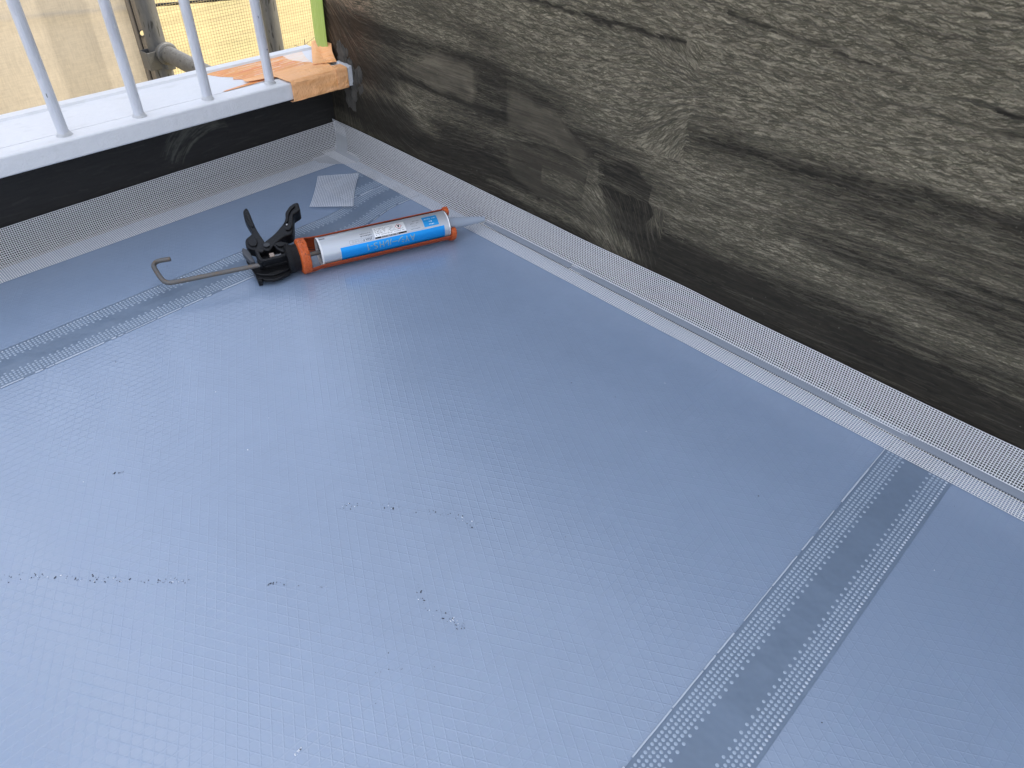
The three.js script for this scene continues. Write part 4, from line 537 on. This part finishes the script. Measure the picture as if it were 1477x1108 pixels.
{ // open net on the right
  const t = thing('safety_net', 'fine open safety net stretched between the scaffold posts, field behind it', 'safety net', [0.90, 0, -2.20]);
  const c = 0.0082, st = [], W = 0.9, H0 = -1.2, H1 = 0.5; for (let x = 0; x <= W; x += c) st.push(box(x - 0.0004, x + 0.0004, H0, H1, -0.0003, 0.0003)); for (let y = H0; y <= H1; y += c) st.push(box(0, W, y - 0.0004, y + 0.0004, 0.0004, 0.0010));
  obj('net_strand', st, M({ color: lin(0.45, 0.36, 0.20), roughness: 0.8 }), t).userData.kind = 'stuff';
}
{ // white tarpaulin strip overhead, mirrored as the pale streak in the floor at the lower left
  const t = thing('overhead_tarpaulin', 'white tarpaulin strip stretched over the balcony, above the frame', 'tarpaulin', [-0.065, 2.0, -0.6]);
  const g = new THREE.PlaneGeometry(0.30, 4.7, 8, 60).rotateX(-Math.PI / 2), p = g.attributes.position; for (let k = 0; k < p.count; k++) p.setY(k, 0.015 * Math.cos(p.getZ(k) * 1.4) + 0.02 * Math.pow(p.getX(k) / 0.12, 2)); g.computeVertexNormals();
  obj('cloth', g, P({ color: lin(0.98, 0.98, 0.98), roughness: 0.99, transmission: 1.0, thickness: 0, side: THREE.DoubleSide }), t);
}
{ // dry field
  const fm = dataTex(1024, 1024, (i, j) => { const x = i / 1024, y = j / 1024, e = smooth(0, 0.06, Math.min(x, 1 - x, y, 1 - y)), a = fbm(x * 10, y * 46, 341, 5), b = fbm(x * 160, y * 160, 345, 3), v = 1 + e * (0.42 * (a - 0.5)) + 0.22 * (b - 0.5); const gr = e * smooth(0.55, 0.8, fbm(x * 9 + 3, y * 12, 347, 4)) * 0.10; return S3([0.44 * v * (1 - gr), 0.345 * v * (1 - gr * 0.6), 0.150 * v * (1 - gr * 0.9)]); }, true, THREE.MirroredRepeatWrapping); fm.repeat.set(0.12, 0.12);
  const g = new THREE.PlaneGeometry(500, 500, 1, 1).rotateX(-Math.PI / 2), u = g.attributes.uv; for (let k = 0; k < u.count; k++) u.setXY(k, g.attributes.position.getX(k), g.attributes.position.getZ(k));
  const gr = obj('ground', g.translate(0, -2.8, 0), M({ map: fm, bumpMap: fm, bumpScale: 0.03, roughness: 0.95 })); gr.userData.kind = 'structure'; gr.userData.label = 'field of pale dry grass below the balcony';
  // bare shrub seen through the net beside the wall
  const sb = thing('bare_shrub', 'leafless grey twiggy shrub in the field, seen through the net beside the tape', 'shrub', [3.08, -2.8, -5.0]), RR = rng(61), tw = [];
  for (let k = 0; k < 34; k++) { const x = (RR() - 0.5) * 0.16, z = (RR() - 0.5) * 0.2, h = 1.50 + 0.22 * RR(), lx = (RR() - 0.5) * 0.34, p = [V(x * 0.2, 0, z * 0.2), V(x, h * 0.6, z), V(x + lx * 0.5, h * 0.87, z + (RR() - 0.5) * 0.1), V(x + lx, h, z + (RR() - 0.5) * 0.2)]; tw.push(tube(p, 0.0028, 12, 5)); for (let m = 0; m < 3; m++) { const b = p[2].clone().lerp(p[3], RR() * 0.7 - 0.2); tw.push(tube([b, b.clone().add(V((RR() - 0.5) * 0.12, 0.03 + RR() * 0.05, (RR() - 0.5) * 0.1)), b.clone().add(V((RR() - 0.5) * 0.24, 0.08 + RR() * 0.06, (RR() - 0.5) * 0.1))], 0.0018, 6, 4)); } }
  obj('twig', tw, M({ color: lin(0.13, 0.11, 0.085), roughness: 0.9 }), sb).userData.kind = 'stuff';
  obj('long_branch', tube([V(0.0, 1.45, 0), V(0.06, 1.63, 0), V(0.15, 1.74, 0), V(0.30, 1.91, 0.0), V(0.38, 2.02, 0)], 0.0042, 20, 6), M({ color: lin(0.14, 0.12, 0.09), roughness: 0.9 }), sb);
}
scene.traverse((o) => { if (o.isMesh) { o.castShadow = true; o.receiveShadow = true; } });
renderer.render(scene, camera);
